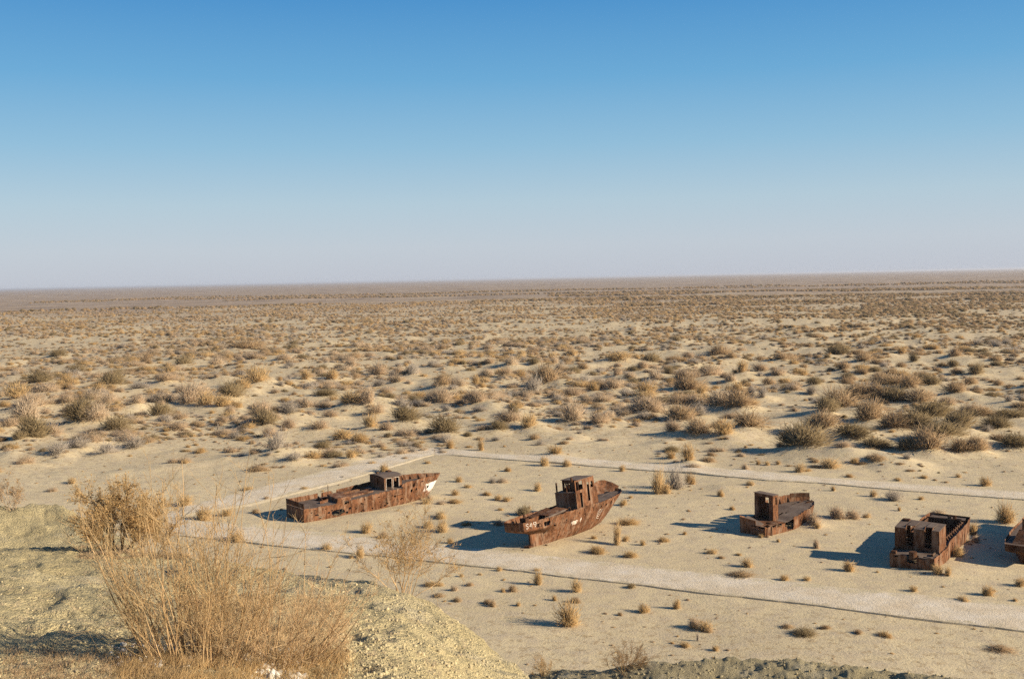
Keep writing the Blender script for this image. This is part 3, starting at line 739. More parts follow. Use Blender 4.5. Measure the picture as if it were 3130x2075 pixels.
def seams(parent, hull, side, xs, zlo, zhi, name='hull_rib'):
    for x in xs:
        mb = MB(); zs = np.linspace(zlo, zhi(x) if callable(zhi) else zhi, 7)
        P = [hull.surf(side, x, z, .012) for z in zs]
        mb.tube(P, .022, 5); mb.build(name, M_DARK, parent)

def stays(parent, hull, side, xs, zdeck, depth=0.28, h=0.55, th=0.05, m=None):
    """triangular brackets that hold the bulwark, standing on the deck edge"""
    for x in xs:
        z = zdeck(x); a = hull.surf(side, x, z + 0.05, -0.04); b = hull.surf(side, x, z + h, -0.05)
        mb = MB(); i = -side * depth
        V = []
        for dx in (-th / 2, th / 2):
            V += [(a[0] + dx, a[1], a[2]), (a[0] + dx, a[1] + i, a[2]), (b[0] + dx, b[1], b[2])]
        mb.add(V, [(0, 1, 2), (5, 4, 3), (0, 3, 4, 1), (1, 4, 5, 2), (2, 5, 3, 0)])
        mb.build('bulwark_bracket', m or M_DARK, parent)

# --- first wreck: long, low, white paint flaking at the bow, far left
def wreck_one():
    r = empty('shipwreck', pose(-23.0, 116.25, 0, 39))
    tag(r, 'long low rusted shipwreck with flaking white paint on its bow and a small deckhouse', 'shipwreck', 'rusting shipwrecks stranded on the sand')
    L = 19.6
    U = lambda x: x / L
    H = Hull((0, L), (0, 17.6), 2.05,
             [(0, 2.05), (.1, 2.2), (.3, 2.25), (.6, 2.2), (.75, 1.95), (.87, 1.35), (.95, .7), (1, .05)],
             [(0, 1.9), (.5, 2.0), (.7, 1.5), (.85, .7), (1, .03)],
             [(0, -.25), (.8, -.25), (1, -.1)],
             [(0, 1.97), (.25, 2.05), (.29, 2.05), (.5, 2.35), (.65, 2.7), (.85, 2.75), (1, 2.65)],
             [(0, 1.45), (.20, 1.52), (.215, 1.9), (.28, 1.98), (.285, 1.62), (.5, 1.95), (.63, 2.0), (.66, 2.6), (.8, 2.72), (1, 2.65)], e=0.28)
    H.side('hull_plating', -1, M_RUSTW, r, holes=[('e', 1.55, .62, .24, .10), ('e', 1.95, .3, .18, .15), ('e', 4.2, .55, .85, .33, 1), ('e', 5.3, .33, .17, .17), ('r', 4.95, 5.5, 1.32, 1.68),
        ('e', 7.1, .1, .15, .12), ('e', 14.2, 1.5, .2, .15), ('e', 14.98, 1.55, .13, .17), ('e', 17.1, 1.45, .2, .17), ('e', 8.6, .35, .15, .1), ('e', 15.9, 2.35, .3, .06), ('e', 17.1, 2.15, .3, .07), ('e', 18.1, 2.2, .2, .07),
        ('e', 12.6, 2.1, .3, .16), ('e', .9, .95, .12, .07), ('e', 2.6, 1.15, .1, .05), ('e', 6.3, .8, .08, .06), ('e', 9.6, .9, .1, .07)] + pits(51, 34, .3, 13, .05, 1.5, .17), nu=200, nv=26, ragged=.12, seed=3)
    seams(r, H, -1, np.arange(1.2, 17, 1.55), .0, 1.25)
    H.side('hull_plating', 1, M_RUSTW, r, holes=[('r', 4.0, 4.55, 1.5, 2.2)], nu=120, nv=14, ragged=.05, seed=9, cut=lambda x, z: 5.9 < x < 6.5 and z > 1.7)
    H.transom('transom', M_RUST, r, cut=lambda y, z: z > 1.36)
    mb = MB(); mb.wall((.05, -.05, 1.50), (.05, 4.05, 1.50), (.0, 4.08, 2.02), (-.05, -.1, 1.98), holes=[(.72, .80, 0, .12), (.16, .22, 0, .1)], th=.04); mb.bar((-.02, -.1, 2.0), (.02, 4.08, 2.03), .08)
    for y in (.1, .95, 2.2, 3.1, 3.95): mb.bar((.04, y, 1.3), (.04, y, 1.52), .09)
    mb.build('stern_bulwark', M_DARK, r)
    zd = lambda x: float(np.interp(x, [0, 5, 10, 14, 16, 19.6], [1.38, 1.55, 1.92, 2.12, 2.15, 2.2]))
    H.deck('deck', M_DECK, r, zd, 0.0, 0.985, holes=[(3.2, 4.9, 1.4, 3.6), (6.4, 9.4, .9, 3.2)], nu=90, nt=16)
    # raised engine casing with its port side fallen in
    mb = MB(); mb.wall((4.2, .0, 1.5), (4.25, 1.9, 1.5), (4.3, 2.6, 2.15), (4.25, .05, 1.95), th=.04)
    mb.wall((4.2, .05, 1.5), (6.0, .05, 1.55), (6.0, .3, 2.05), (4.25, .05, 2.0), th=.03)
    mb.wall((4.3, 2.6, 2.12), (4.25, .05, 1.96), (6.0, .25, 2.02), (6.1, 2.8, 2.14), th=.04)
    mb.build('engine_casing', M_RUST, r)
    mb = MB(); mb.tube([(5.05, 3.6, 1.6), (5.05, 3.62, 2.95)], .045); mb.build('post', M_DARK, r)
    mb = MB(); mb.wall((2.6, 1.0, 1.5), (4.9, 1.6, 1.55), (4.8, 1.9, 1.85), (2.7, 1.3, 1.75), th=.05); mb.build('fallen_plate', M_RUST, r)
    mb = MB(); mb.wall((3.4, 2.0, 1.5), (3.5, 3.3, 1.5), (3.6, 3.3, 1.95), (3.4, 2.0, 1.8), th=.05); mb.build('fallen_plate', M_DARK, r)
    # hatch coaming amidships
    mb = MB()
    for a, b in (((6.4, .9), (9.4, .9)), ((9.4, .9), (9.4, 3.2)), ((9.4, 3.2), (6.4, 3.2)), ((6.4, 3.2), (6.4, .9))):
        z0, z1 = zd(a[0]) - .3, zd(b[0]) - .3
        mb.wall((*a, z0), (*b, z1), (*b, z1 + .52), (*a, z0 + .52), th=.05)
    mb.build('hatch_coaming', M_RUST, r)
    mb = MB(); mb.wall((6.3, 1.0, 1.78), (9.5, 1.0, 2.0), (9.5, 2.2, 2.08), (6.3, 2.2, 1.86), th=.05); mb.build('hatch_cover', M_RUST, r)
    # port rail of the middle part
    mb = MB(); mb.wall((6.6, 4.2, 1.7), (10.4, 4.2, 1.95), (10.4, 4.25, 2.22), (6.6, 4.2, 1.95), th=.04); mb.box(9.9, 10.3, 3.95, 4.2, 1.9, 2.35); mb.build('side_rail', M_DARK, r)
    mb = MB(); mb.bar((5.6, -.12, 1.15), (13.0, -.22, 1.5), .09, .12); mb.build('rubbing_strake', M_RUST, r)
    # deckhouse
    h = MB(); z0 = 1.9
    x0, x1, y0, y1, zt = 10.6, 13.0, .42, 3.58, 3.42
    h.wall((x0, y1, z0), (x0, y0, z0), (x0, y0, zt), (x0, y1, zt), holes=[(.47, .60, .28, .86)], th=.05, nrm=(-1, 0, 0))
    h.wall((x0, y0, z0 - .05), (x1, y0, z0), (x1, y0, zt + .02), (x0, y0, zt), holes=[(.10, .42, .05, .94), (.50, .82, .06, .93)], th=.05, nrm=(0, -1, 0))
    h.wall((x1, y0, z0), (x1, y1, z0), (x1, y1, zt), (x1, y0, zt), holes=[(.36, .52, .45, .85)], th=.05, nrm=(1, 0, 0))
    h.wall((x1, y1, z0), (x0, y1, z0), (x0, y1, zt), (x1, y1, zt), th=.05, nrm=(0, 1, 0))
    hh = h.build('deckhouse', M_RUST, r)
    f = MB()
    for a, b in ((.10, .42), (.50, .82)):
        xa, xb = x0 + (x1 - x0) * a, x0 + (x1 - x0) * b; f.bar((xa, y0 - .03, z0 + .05), (xa, y0 - .03, zt - .1), .045); f.bar((xb, y0 - .03, z0 + .05), (xb, y0 - .03, zt - .1), .045); f.bar((xa, y0 - .03, zt - .1), (xb, y0 - .03, zt - .1), .045)
    f.build('door_frame', M_PAINT, hh)
    h = MB(); P = [[(x, y, 3.46 + .16 * math.sin(math.pi * (y - .3) / 3.4) + .03 * float(vnoise(x * 2, y * 2, 3))) for y in np.linspace(.3, 3.7, 8)] for x in np.linspace(10.45, 13.25, 8)]
    h.sheet(P, lambda i, j: not (i == 6 and j == 0), (0, 0, 1), .05); rf = h.build('roof', M_DECK, r)
    h = MB(); h.box(12.7, 13.2, 2.9, 3.5, 3.5, 3.66); h.build('roof_fitting', M_DARK, rf); h = MB(); h.box(11.0, 11.3, 2.6, 2.9, 3.62, 3.78); h.build('roof_fitting', M_DARK, rf)
    h = MB(); h.bar((13.2, .5, 3.5), (13.6, .35, 2.5), .05); h.build('bent_strut', M_DARK, r)
    stays(r, H, 1, [14.2, 15.2, 16.2, 17.2, 18.2], zd, .26, .45, .07)
    stays(r, H, -1, [13.6, 15.0, 16.4], zd, .22, .4)
    h = MB(); h.tube([(16.6, 1.6, 2.2), (16.6, 1.6, 2.45)], .12); h.tube([(16.6, 2.3, 2.2), (16.6, 2.3, 2.45)], .12); h.bar((16.6, 1.4, 2.42), (16.6, 2.5, 2.42), .1); h.build('mooring_bollard', M_DARK, r)
    h = MB(); h.tube([(14.66, -.12, 2.22), (14.66, -.02, 2.22)], [.22, .22], 12); h.build('fairlead', M_DARK, r)
wreck_one()

# --- second wreck: heeling trawler with tall wheelhouse
def wreck_two():
    r = empty('shipwreck', pose(1.44, 102.69, 0, 54, -6))
    tag(r, 'tall rusted trawler wreck heeling on its keel, S49 painted at the stern, two-door wheelhouse', 'shipwreck', 'rusting shipwrecks stranded on the sand')
    H = Hull((-2.4, 16.95), (0.1, 12.9), 0.0,
             [(0, 1.12), (.04, 1.5), (.12, 1.82), (.3, 1.95), (.6, 1.95), (.78, 1.85), (.88, 1.6), (.94, 1.25), (.98, .7), (1, .05)],
             [(0, .08), (.3, .16), (.5, .2), (.8, .1), (1, .03)],
             [(0, -.05), (.15, -.15), (.8, -.2), (1, .1)],
             [(0, 2.92), (.3, 2.85), (.62, 2.85), (.78, 3.2), (.93, 3.85), (.97, 3.7), (1, 3.1)],
             [(0, 2.92), (.3, 2.86), (.58, 2.80), (.64, 2.68), (.8, 2.78), (.95, 2.9), (1, 3.05)], e=0.62, counter=1.0)
    HP = Hull((-2.4, 17.35), (0.1, 12.9), 0.0,
             [(0, 1.12), (.04, 1.5), (.12, 1.82), (.3, 1.95), (.6, 1.97), (.8, 1.95), (.92, 1.92), (.955, 1.82), (.985, 1.30), (1, .05)],
             [(0, .08), (.3, .16), (.5, .2), (.8, .1), (1, .03)],
             [(0, -.05), (.15, -.15), (.8, -.2), (1, .1)],
             [(0, 2.92), (.3, 2.85), (.62, 2.85), (.74, 2.95), (.84, 3.4), (.92, 3.95), (.97, 4.0), (.99, 3.7), (1, 3.2)],
             [(0, 2.92), (1, 3.05)], e=0.62, counter=1.0)
    zd = lambda x: float(np.interp(x, [-2.5, 6.3, 6.7, 12, 17], [2.12, 2.12, 2.45, 2.60, 2.80]))
    H.side('hull_plating', -1, M_RUST, r, holes=[('r', -.95, -.3, 2.3, 2.6), ('r', .1, 1.1, 2.15, 2.62), ('r', .85, 1.02, 2.55, 3.2), ('e', 1.95, 2.12, .16, .09), ('e', -1.65, 2.42, .09, .08), ('e', 4.15, 2.05, .09, .09), ('e', 7.5, 2.02, .11, .11), ('e', 5.4, 2.1, .07, .07),
        ('e', 10.6, 2.15, .15, .14), ('e', 11.7, 2.2, .15, .15), ('e', 12.75, 2.32, .14, .14), ('e', 13.6, 2.42, .11, .13), ('e', 14.2, 2.62, .09, .1), ('e', 2.2, 1.9, .3, .06), ('e', 9.0, 2.25, .05, .22), ('e', 15.2, 2.62, .1, .1)] + pits(57, 12, -1, 13, 1.7, 2.6, .08), nu=210, nv=34, ragged=.07, seed=13)
    seams(r, H, -1, np.arange(1.5, 13, 1.9), .5, 2.6, 'weld_seam')
    HP.side('hull_plating', 1, M_RUST, r, holes=[('e', 13.6, 3.0, .25, .14), ('e', 14.6, 3.35, .16, .12, 1), ('e', 9.0, 2.5, .3, .15)], nu=120, nv=20, ragged=.04, seed=19)
    H.transom('transom', M_RUST, r, nv=26)
    H.deck('deck', M_DECK, r, zd, 0.0, 0.985, holes=[(.3, 3.9, -.95, .95), (-1.2, -.5, -.5, .5)], nu=100, nt=16)
    # skeg, rudder post and the block under the heel
    mb = MB(); mb.box(-.12, .12, -.09, .09, -.3, 1.75); mb.build('rudder_post', M_DARK, r)
    mb = MB(); mb.box(-1.5, .15, -.07, .07, .06, .22); mb.build('heel_bar', M_DARK, r)
    mb = MB(); mb.box(-.75, .1, -.3, .3, -.05, .42); mb.build('support_block', M_DARK, r)
    # rail pipe round the stern
    mb = MB(); pts = [H.pt(-1, u, 1, .02) for u in (.16, .1, .06, .02, 0)] + [H.pt(1, u, 1, .02) for u in (0, .02, .06, .1, .2, .3)]
    mb.tube([(p[0], p[1], p[2] + .03) for p in pts], .05, 6); mb.build('rail_cap', M_RUST, r)
    stays(r, H, 1, [-1.5, -.6, .3, 1.2, 2.1], zd, .3, .68, .07)
    stays(r, H, -1, [-.8, .6, 2.2, 3.6], zd, .22, .6)
    # hatch coaming, winch, pipes and hoops on the after deck
    mb = MB()
    for a, b in (((.3, -.95), (3.9, -.95)), ((3.9, -.95), (3.9, .95)), ((3.9, .95), (.3, .95)), ((.3, .95), (.3, -.95))):
        mb.wall((*a, 1.9), (*b, 1.9), (*b, 2.62), (*a, 2.62), th=.05)
    mb.build('hatch_coaming', M_RUST, r)
    mb = MB(); mb.tube([(1.0, -1.25, 2.75), (4.6, -1.2, 2.9)], .11, 8); mb.build('deck_pipe', M_DECK, r)
    mb = MB(); mb.tube([(4.4, -.6, 2.5), (4.4, -1.55, 2.5)], .34, 12); mb.build('winch_drum', M_RUST, r)
    for x in (1.2, 5.2):
        mb = MB(); mb.tube([(x + .28 * math.cos(a), -1.35, 2.75 + .36 * math.sin(a)) for a in np.linspace(0, 2 * math.pi, 13)], .03, 5); mb.build('iron_hoop', M_DARK, r)
    mb = MB(); mb.box(-.3, .25, .1, .8, 2.1, 3.0); mb.tube([(0, .45, 2.9), (0, .45, 3.3)], .1); mb.build('capstan', M_DARK, r)
    mb = MB(); mb.wall((2.2, 1.0, 2.6), (5.6, 1.0, 2.75), (5.6, 1.65, 3.0), (2.2, 1.65, 2.72), th=.06); mb.build('fallen_plate', M_DARK, r)
    mb = MB(); mb.wall((3.2, -.5, 2.64), (6.2, -.5, 2.78), (6.2, .9, 2.95), (3.2, .9, 2.7), th=.06); mb.build('engine_skylight', M_RUST, r)
    # wheelhouse: lower block, upper cabin, sunny side wall in one raking sheet
    y0, y1 = -1.22, 1.3
    h = MB()
    h.wall((6.85, y1, 2.3), (6.85, y0, 2.3), (6.85, y0, 4.25), (6.85, y1, 4.25), th=.05, nrm=(-1, 0, 0))
    def U(x): return (x - 6.85) / (10.55 - 6.85)
    # side wall with two doors, a square window and a raking front edge (cells in x,z)
    xs = [6.85, 7.0, 7.62, 8.0, 8.25, 9.05, 9.45, 9.75, 10.35, 10.65]; zs = [2.3, 2.62, 3.05, 4.12, 4.32, 4.42, 4.95, 5.3, 5.45]
    def xw(x, z): return x + (0.35 if x > 9.9 else 0) * (1 - (z - 2.3) / 3.15) - (0.25 if x > 10.2 and z > 4.3 else 0)
    P = [[(xw(x, z), y0, z) for z in zs] for x in xs]
    def keep(i, j):
        x = (xs[i] + xs[i + 1]) / 2; z = (zs[j] + zs[j + 1]) / 2
        if 7.62 < x < 8.0 and 2.62 < z < 4.12: return False
        if 9.05 < x < 9.45 and 3.05 < z < 4.95: return False
        if 7.0 < x < 8.25 and 4.42 < z < 5.3: return False
        if 9.75 < x < 10.35 and 4.32 < z < 4.95: return False
        return True
    h.sheet(P, keep, (0, -1, 0), .05)
    xs2 = [6.85, 8.6, 9.0, 10.35]
    h.wall((11.0, y1, 2.4), (6.85, y1, 2.3), (6.85, y1, 4.25), (10.7, y1, 4.25), holes=[(.3, .42, .15, .85)], th=.05, nrm=(0, 1, 0))
    h.wall((11.0, y0, 2.4), (11.0, y1, 2.4), (10.75, y1, 4.25), (10.75, y0, 4.25), th=.05, nrm=(1, 0, 0))
    low = h.build('wheelhouse', M_RUST, r)
    h = MB(); h.wall((6.8, y1 + .04, 4.27), (6.8, y0 + .06, 4.27), (8.3, y0 + .06, 4.28), (8.3, y1 + .04, 4.28), th=.04, nrm=(0, 0, 1)); h.build('lower_roof', M_DECK, low)
    h = MB(); xr, yb = 7.5, .75
    h.wall((xr, yb, 4.28), (xr, y0 + .06, 4.28), (xr, y0 + .06, 5.42), (xr, yb, 5.42), holes=[(.14, .32, .28, .72), (.42, .52, .28, .72)], th=.05, nrm=(-1, 0, 0))
    h.wall((10.4, yb, 4.28), (xr, yb, 4.28), (xr, yb, 5.42), (10.1, yb, 5.42), holes=[(.1, .35, .3, .78), (.5, .72, .45, .58), (.8, .92, .3, .78)], th=.05, nrm=(0, 1, 0))
    h.wall((10.42, y0 + .06, 4.28), (10.42, yb, 4.28), (10.12, yb, 5.42), (10.12, y0 + .06, 5.42), holes=[(.1, .42, .25, .8), (.55, .9, .25, .8)], th=.05, nrm=(1, 0, 0))
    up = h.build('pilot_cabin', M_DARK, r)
    h = MB(); h.wall((7.35, y0 - .04, 5.46), (10.25, y0 - .04, 5.46), (10.25, yb + .08, 5.5), (7.35, yb + .08, 5.5), th=.05, nrm=(0, 0, 1)); h.build('roof', M_DECK, up)
    h = MB(); h.tube([(7.2, -.62, 5.2), (7.2, -.62, 5.72)], .12, 10); h.build('exhaust_stub', M_DARK, r)
    h = MB(); h.tube([(6.95, 1.12, 4.25), (6.95, 1.1, 5.25)], .09, 8); h.build('vent_pipe', M_DARK, r)
    h = MB(); h.tube([(7.0, -.05, 4.25), (7.0, -.05, 4.95)], .06, 8); h.build('vent_pipe', M_DARK, r)
    h = MB(); h.tube([(7.55, -1.62, 2.55), (7.95, -1.62, 2.6)], .16, 10); h.build('deck_fitting', M_DARK, r); h = MB(); h.tube([(6.0, -1.4, 2.45), (6.5, -1.35, 2.5)], .18, 10); h.build('deck_fitting', M_DARK, r)
    # paint: S49 on the quarter, a white patch amidships, the ringed mark near the bow
    mb = MB(); s_ = -1
    def T(x0, z0, pts, k=.21, hh=.42): return [(x0 + a * k, z0 + b * hh) for a, b in pts]
    H.stroke(s_, T(-2.18, 2.40, [(.95, .85), (.6, 1), (.1, .88), (.15, .62), (.8, .42), (.85, .12), (.4, 0), (0, .1)], .26, .46), .075, mb)
    H.stroke(s_, T(-1.80, 2.40, [(.75, 0), (.75, 1)], .28, .46), .075, mb); H.stroke(s_, T(-1.80, 2.40, [(.6, 1), (0, .4), (1, .4)], .28, .46), .075, mb)
    H.stroke(s_, T(-1.38, 2.42, [(1, .62), (.5, .45), (.05, .65), (.1, .95), (.6, 1.02), (1, .85), (1, .3), (.5, 0)], .34, .46), .075, mb)
    mb.build('painted_number', M_PAINT, r)
    mb = MB(); H.patch(s_, 5.75, 1.46, .62, .24, mb, 5); H.patch(s_, 6.9, 1.55, .12, .22, mb, 8); mb.build('white_paint_patch', M_PAINT, r)
    mb = MB(); ring = [(10.5 + .36 * math.cos(a), 1.56 + .36 * math.sin(a)) for a in np.linspace(0, 2 * math.pi, 21)]
    H.stroke(s_, ring, .06, mb); H.stroke(s_, [(10.38, 1.30), (10.40, 1.62), (10.52, 1.72), (10.62, 1.62), (10.58, 1.42), (10.42, 1.40)], .05, mb)
    H.stroke(s_, [(10.2, 1.32), (10.2, 1.12), (10.4, 1.0), (10.85, .95)], .06, mb); H.stroke(s_, [(10.95, 1.5), (11.1, 1.75), (11.05, 1.9)], .05, mb); mb.build('painted_mark', M_PAINT, r)
    mb = MB(); mb.tube([(16.2, -.12, 3.0), (16.35, -.42, 3.0)], .16, 12, True); mb.build('hawse_pipe', M_DARK, r)
wreck_two()

# --- third wreck: half buried, roofless box of a deckhouse
def wreck_three():
    r = empty('shipwreck', pose(24.62, 105.15, 0, 42))
    tag(r, 'half-buried rusted shipwreck with broken stern, torn side and narrow open-backed deckhouse', 'shipwreck', 'rusting shipwrecks stranded on the sand')
    H = Hull((0, 10.4), (0, 9.9), 1.62,
             [(0, 1.5), (.15, 1.68), (.45, 1.95), (.7, 1.9), (.85, 1.45), (.94, .85), (1, .12)],
             [(0, 1.35), (.5, 1.75), (.8, 1.35), (1, .08)],
             [(0, -.3), (1, -.3)],
             [(0, 1.2), (.28, 1.3), (.34, 2.25), (.6, 2.55), (.85, 2.6), (1, 2.3)],
             [(0, .98), (.3, 1.02), (.37, 1.3), (.6, 1.72), (.85, 1.95), (1, 2.05)], e=0.25)
    H.side('hull_plating', -1, M_RUST, r, cut=lambda x, z: (3.35 < x < 4.35 and z > 0.25 + 0.4 * math.sin((x - 3.35) * 3.1) * 0) or (z > .62 and 3.0 < x < 3.4), nu=120, nv=16, ragged=.09, seed=23, holes=[('e', 2.2, .9, .25, .1, 1), ('e', 8.0, 1.0, .08, .4), ('e', 5.6, .95, .06, .3)] + pits(53, 22, .2, 10, .1, 1.4, .18))
    H.side('hull_plating', 1, M_RUST, r, nu=110, nv=16, ragged=.08, seed=29, holes=[('r', 4.3, 4.6, 1.7, 2.3), ('r', 5.5, 5.75, 1.9, 2.4), ('r', 6.8, 7.05, 1.9, 2.4)])
    H.transom('transom', M_RUST, r, cut=lambda y, z: z > 1.05 + 0.35 * float(vnoise(y * 2.1, 3.5, 5)) - (0.25 if y < .9 else 0), nt=24)
    zd = lambda x: float(np.interp(x, [0, 2.2, 3.6, 4.4, 7, 10.4], [1.0, 1.15, 1.1, 1.35, 1.72, 1.95]))
    H.deck('deck', M_DECK, r, zd, .28, .975, nu=70, nt=14, holes=[(4.4, 5.1, 1.35, 1.75), (5.1, 5.4, 1.2, 1.45), (7.6, 8.4, 2.0, 2.35)], inset=.02)
    H.deck('stern_deck', M_RUST, r, lambda x: 1.02 + .04 * x, .0, .27, nu=24, nt=12, holes=[(.2, .9, .2, .7), (1.2, 1.6, .6, 1.2)])
    mb = MB(); mb.wall((.1, 1.25, 1.0), (.0, 3.0, 1.05), (-.1, 3.0, 1.72), (.12, 1.3, 1.5), th=.05); mb.wall((-.1, 3.0, 1.0), (1.0, 3.2, 1.1), (1.0, 3.25, 1.5), (-.15, 3.0, 1.85), th=.05); mb.build('torn_bulwark', M_RUST, r)
    mb = MB(); mb.wall((.0, .9, 1.0), (.1, 2.9, 1.5), (1.1, 2.9, 1.62), (.9, .9, 1.15), th=.05, nrm=(0, 0, 1)); mb.build('bent_plate', M_DECK, r)
    for p in (((-.05, -.12, -.2), (-.05, -.12, .95)), ((.9, -.05, -.2), (.9, -.05, .98)), ((-.2, .5, .62), (-.2, 1.7, .62))):
        mb = MB(); mb.bar(*p, .07); mb.build('hull_rib', M_DARK, r)
    h = MB(); x0, x1, y0, y1, z0, zt = 2.4, 3.35, .85, 3.05, 1.1, 3.72
    h.wall((x0, y1, z0), (x0, y0, z0), (x0, y0, zt), (x0, y1, zt), holes=[(.22, .80, .06, .90)], th=.05, nrm=(-1, 0, 0))
    h.wall((x0, y0, z0), (x1, y0, z0), (x1, y0, zt - .05), (x0, y0, zt), holes=[(.48, .72, .62, .92)], th=.05, nrm=(0, -1, 0))
    h.wall((x1, y0, z0), (x1, y1, z0), (x1, y1, zt), (x1, y0, zt - .05), holes=[(.50, .68, .62, .89)], th=.05, nrm=(1, 0, 0))
    h.wall((x1, y1, z0), (x0, y1, z0), (x0, y1, zt + .05), (x1, y1, zt), th=.05, nrm=(0, 1, 0))
    hh = h.build('deckhouse', M_RUST, r)
    h = MB(); h.wall((x0 - .06, y0 - .05, zt + .03), (x1 + .05, y0 - .05, zt), (x1 + .05, y1 + .08, zt + .08), (x0 - .06, y1 + .08, zt + .1), th=.05, nrm=(0, 0, 1)); h.build('roof', M_DECK, r)
    stays(r, H, 1, [4.9, 6.1, 7.4, 8.5], zd, .2, .55, .12)
    h = MB(); h.tube([(9.0, 1.3, 1.9), (9.4, 1.0, 2.05)], .07); h.tube([(8.7, 1.9, 1.9), (9.3, 1.6, 2.2)], .06); h.bar((9.6, .9, 2.0), (9.7, 1.6, 2.1), .12); h.build('deck_fitting', M_DARK, r)
    # bow bulwark plate standing up on the port bow
    h = MB(); P = [[(H.pt(1, u, .999)[0] + .02, H.pt(1, u, .999)[1] - .02, z) for z in (2.0, 2.35, 2.72)] for u in np.linspace(.84, .995, 9)]; h.sheet(P, lambda i, j: True, (0, 1, 0), .05); h.build('bow_bulwark', M_DARK, r)
wreck_three()

# --- fourth wreck: open square-bowed barge with a boxy cabin at the stern
def wreck_four():
    r = empty('shipwreck', pose(35.72, 91.40, 0, 55.6))
    tag(r, 'rusted square-bowed barge wreck with open hold and broad slotted cabin at its stern', 'shipwreck', 'rusting shipwrecks stranded on the sand')
    L = 14.4
    H = Hull((0, L), (0, L - .6), 1.8,
             [(0, 1.88), (.2, 2.0), (.6, 2.08), (.85, 2.05), (1, 1.88)],
             [(0, 1.8), (.6, 1.95), (1, 1.5)],
             [(0, -.35), (1, -.35)],
             [(0, 1.32), (.3, 1.5), (.36, 1.95), (.7, 2.05), (1, 2.2)],
             [(0, 1.3), (.3, 1.4), (.36, 1.78), (.7, 1.9), (1, 2.12)], e=0.2)
    H.side('hull_plating', -1, M_RUST, r, nu=150, nv=18, ragged=.09, seed=33, holes=[('e', 10.2, .1, .2, .3, 1)] + pits(55, 20, .3, 12, .1, 1.4, .15))
    seams(r, H, -1, np.arange(1.4, 13, 1.6), .0, 1.2)
    H.side('hull_plating', 1, M_RUST, r, nu=90, nv=12, ragged=.04, seed=39)
    H.transom('transom', M_RUST, r, nt=26, nv=20, cut=lambda y, z: (1.3 < y < 2.25 and z > .62 + .3 * abs(y - 1.8)) or (.5 < y < 1.2 and z > 1.12) or (z > 1.1 and 3.0 < y < 3.3))
    # bow end plate and forward wall of the hold
    a = [H.pt(-1, 1, v) for v in (0, 1)]; b = [H.pt(1, 1, v) for v in (0, 1)]
    mb = MB(); mb.wall(a[0], b[0], b[1], a[1], th=.05, nrm=(1, 0, 0)); mb.build('bow_plate', M_RUST, r)
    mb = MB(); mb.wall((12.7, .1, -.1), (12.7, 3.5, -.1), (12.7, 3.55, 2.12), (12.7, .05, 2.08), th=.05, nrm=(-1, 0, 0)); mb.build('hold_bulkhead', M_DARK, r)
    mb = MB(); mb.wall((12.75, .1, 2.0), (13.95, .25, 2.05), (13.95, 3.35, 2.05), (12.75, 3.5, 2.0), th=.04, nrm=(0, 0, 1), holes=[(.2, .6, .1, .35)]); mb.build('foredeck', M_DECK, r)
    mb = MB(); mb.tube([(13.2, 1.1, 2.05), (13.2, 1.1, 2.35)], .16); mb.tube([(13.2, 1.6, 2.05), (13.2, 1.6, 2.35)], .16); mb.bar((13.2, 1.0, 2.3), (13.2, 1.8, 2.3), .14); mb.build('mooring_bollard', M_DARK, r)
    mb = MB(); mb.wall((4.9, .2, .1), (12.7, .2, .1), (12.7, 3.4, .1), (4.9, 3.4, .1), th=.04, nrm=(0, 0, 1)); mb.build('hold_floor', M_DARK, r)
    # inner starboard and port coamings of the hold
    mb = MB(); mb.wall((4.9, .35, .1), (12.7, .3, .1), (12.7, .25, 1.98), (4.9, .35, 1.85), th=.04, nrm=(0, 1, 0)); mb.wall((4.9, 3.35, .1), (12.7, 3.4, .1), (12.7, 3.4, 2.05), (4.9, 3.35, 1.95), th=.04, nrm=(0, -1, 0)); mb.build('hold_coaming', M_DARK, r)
    mb = MB()
    P = [[(x, y, float(np.interp(x, [0, 4, 5, 14], [1.3, 1.38, 1.55, 1.8])) ) for y in (.33, .0, -.12)] for x in np.linspace(4.2, 12.7, 16)]
    mb.sheet(P, lambda i, j: True, (0, 0, 1), .03); mb.build('side_deck', M_DECK, r)
    for x in np.linspace(5.3, 12.2, 10):
        mb = MB(); zz = float(np.interp(x, [5, 14], [1.55, 1.8])); mb.add([(x - .05, .36, zz), (x - .05, .02, zz), (x - .05, .36, zz + .34), (x + .09, .36, zz), (x + .09, .02, zz), (x + .09, .36, zz + .34)], [(0, 1, 2), (5, 4, 3), (0, 3, 4, 1), (1, 4, 5, 2), (2, 5, 3, 0)])
        mb.build('coaming_bracket', M_DARK, r)
    H.deck('stern_deck', M_DECK, r, lambda x: 1.22 + .02 * x, .0, .36, nu=30, nt=22, holes=[(-.2, .55, 1.35, 2.25), (.1, .5, .35, 1.0)])
    mb = MB(); mb.tube([(.35, 1.78, .95), (.35, 1.78, 1.62)], .34, 16); mb.build('rudder_trunk', M_DARK, r)
    mb = MB(); mb.box(.2, .6, 3.2, 3.6, 1.2, 1.5); mb.build('deck_fitting', M_DARK, r); mb = MB(); mb.tube([(.8, .3, 1.35), (1.5, .25, 1.42)], .1); mb.build('deck_fitting', M_DARK, r)
    # cabin: five upright panels, the second and fourth stand back as open slots
    h = MB(); z0, x0 = 1.28, 2.0; zt = 3.22
    edges = [(3.76, 2.81, 0), (2.81, 2.11, 1), (2.11, 1.22, 0), (1.22, .57, 1), (.57, -.02, 0)]
    cab = MB(); cab.wall((2.02, 3.74, z0), (2.02, -.02, z0), (2.02, -.02, 1.66), (2.02, 3.74, 1.66), th=.05, nrm=(-1, 0, 0))
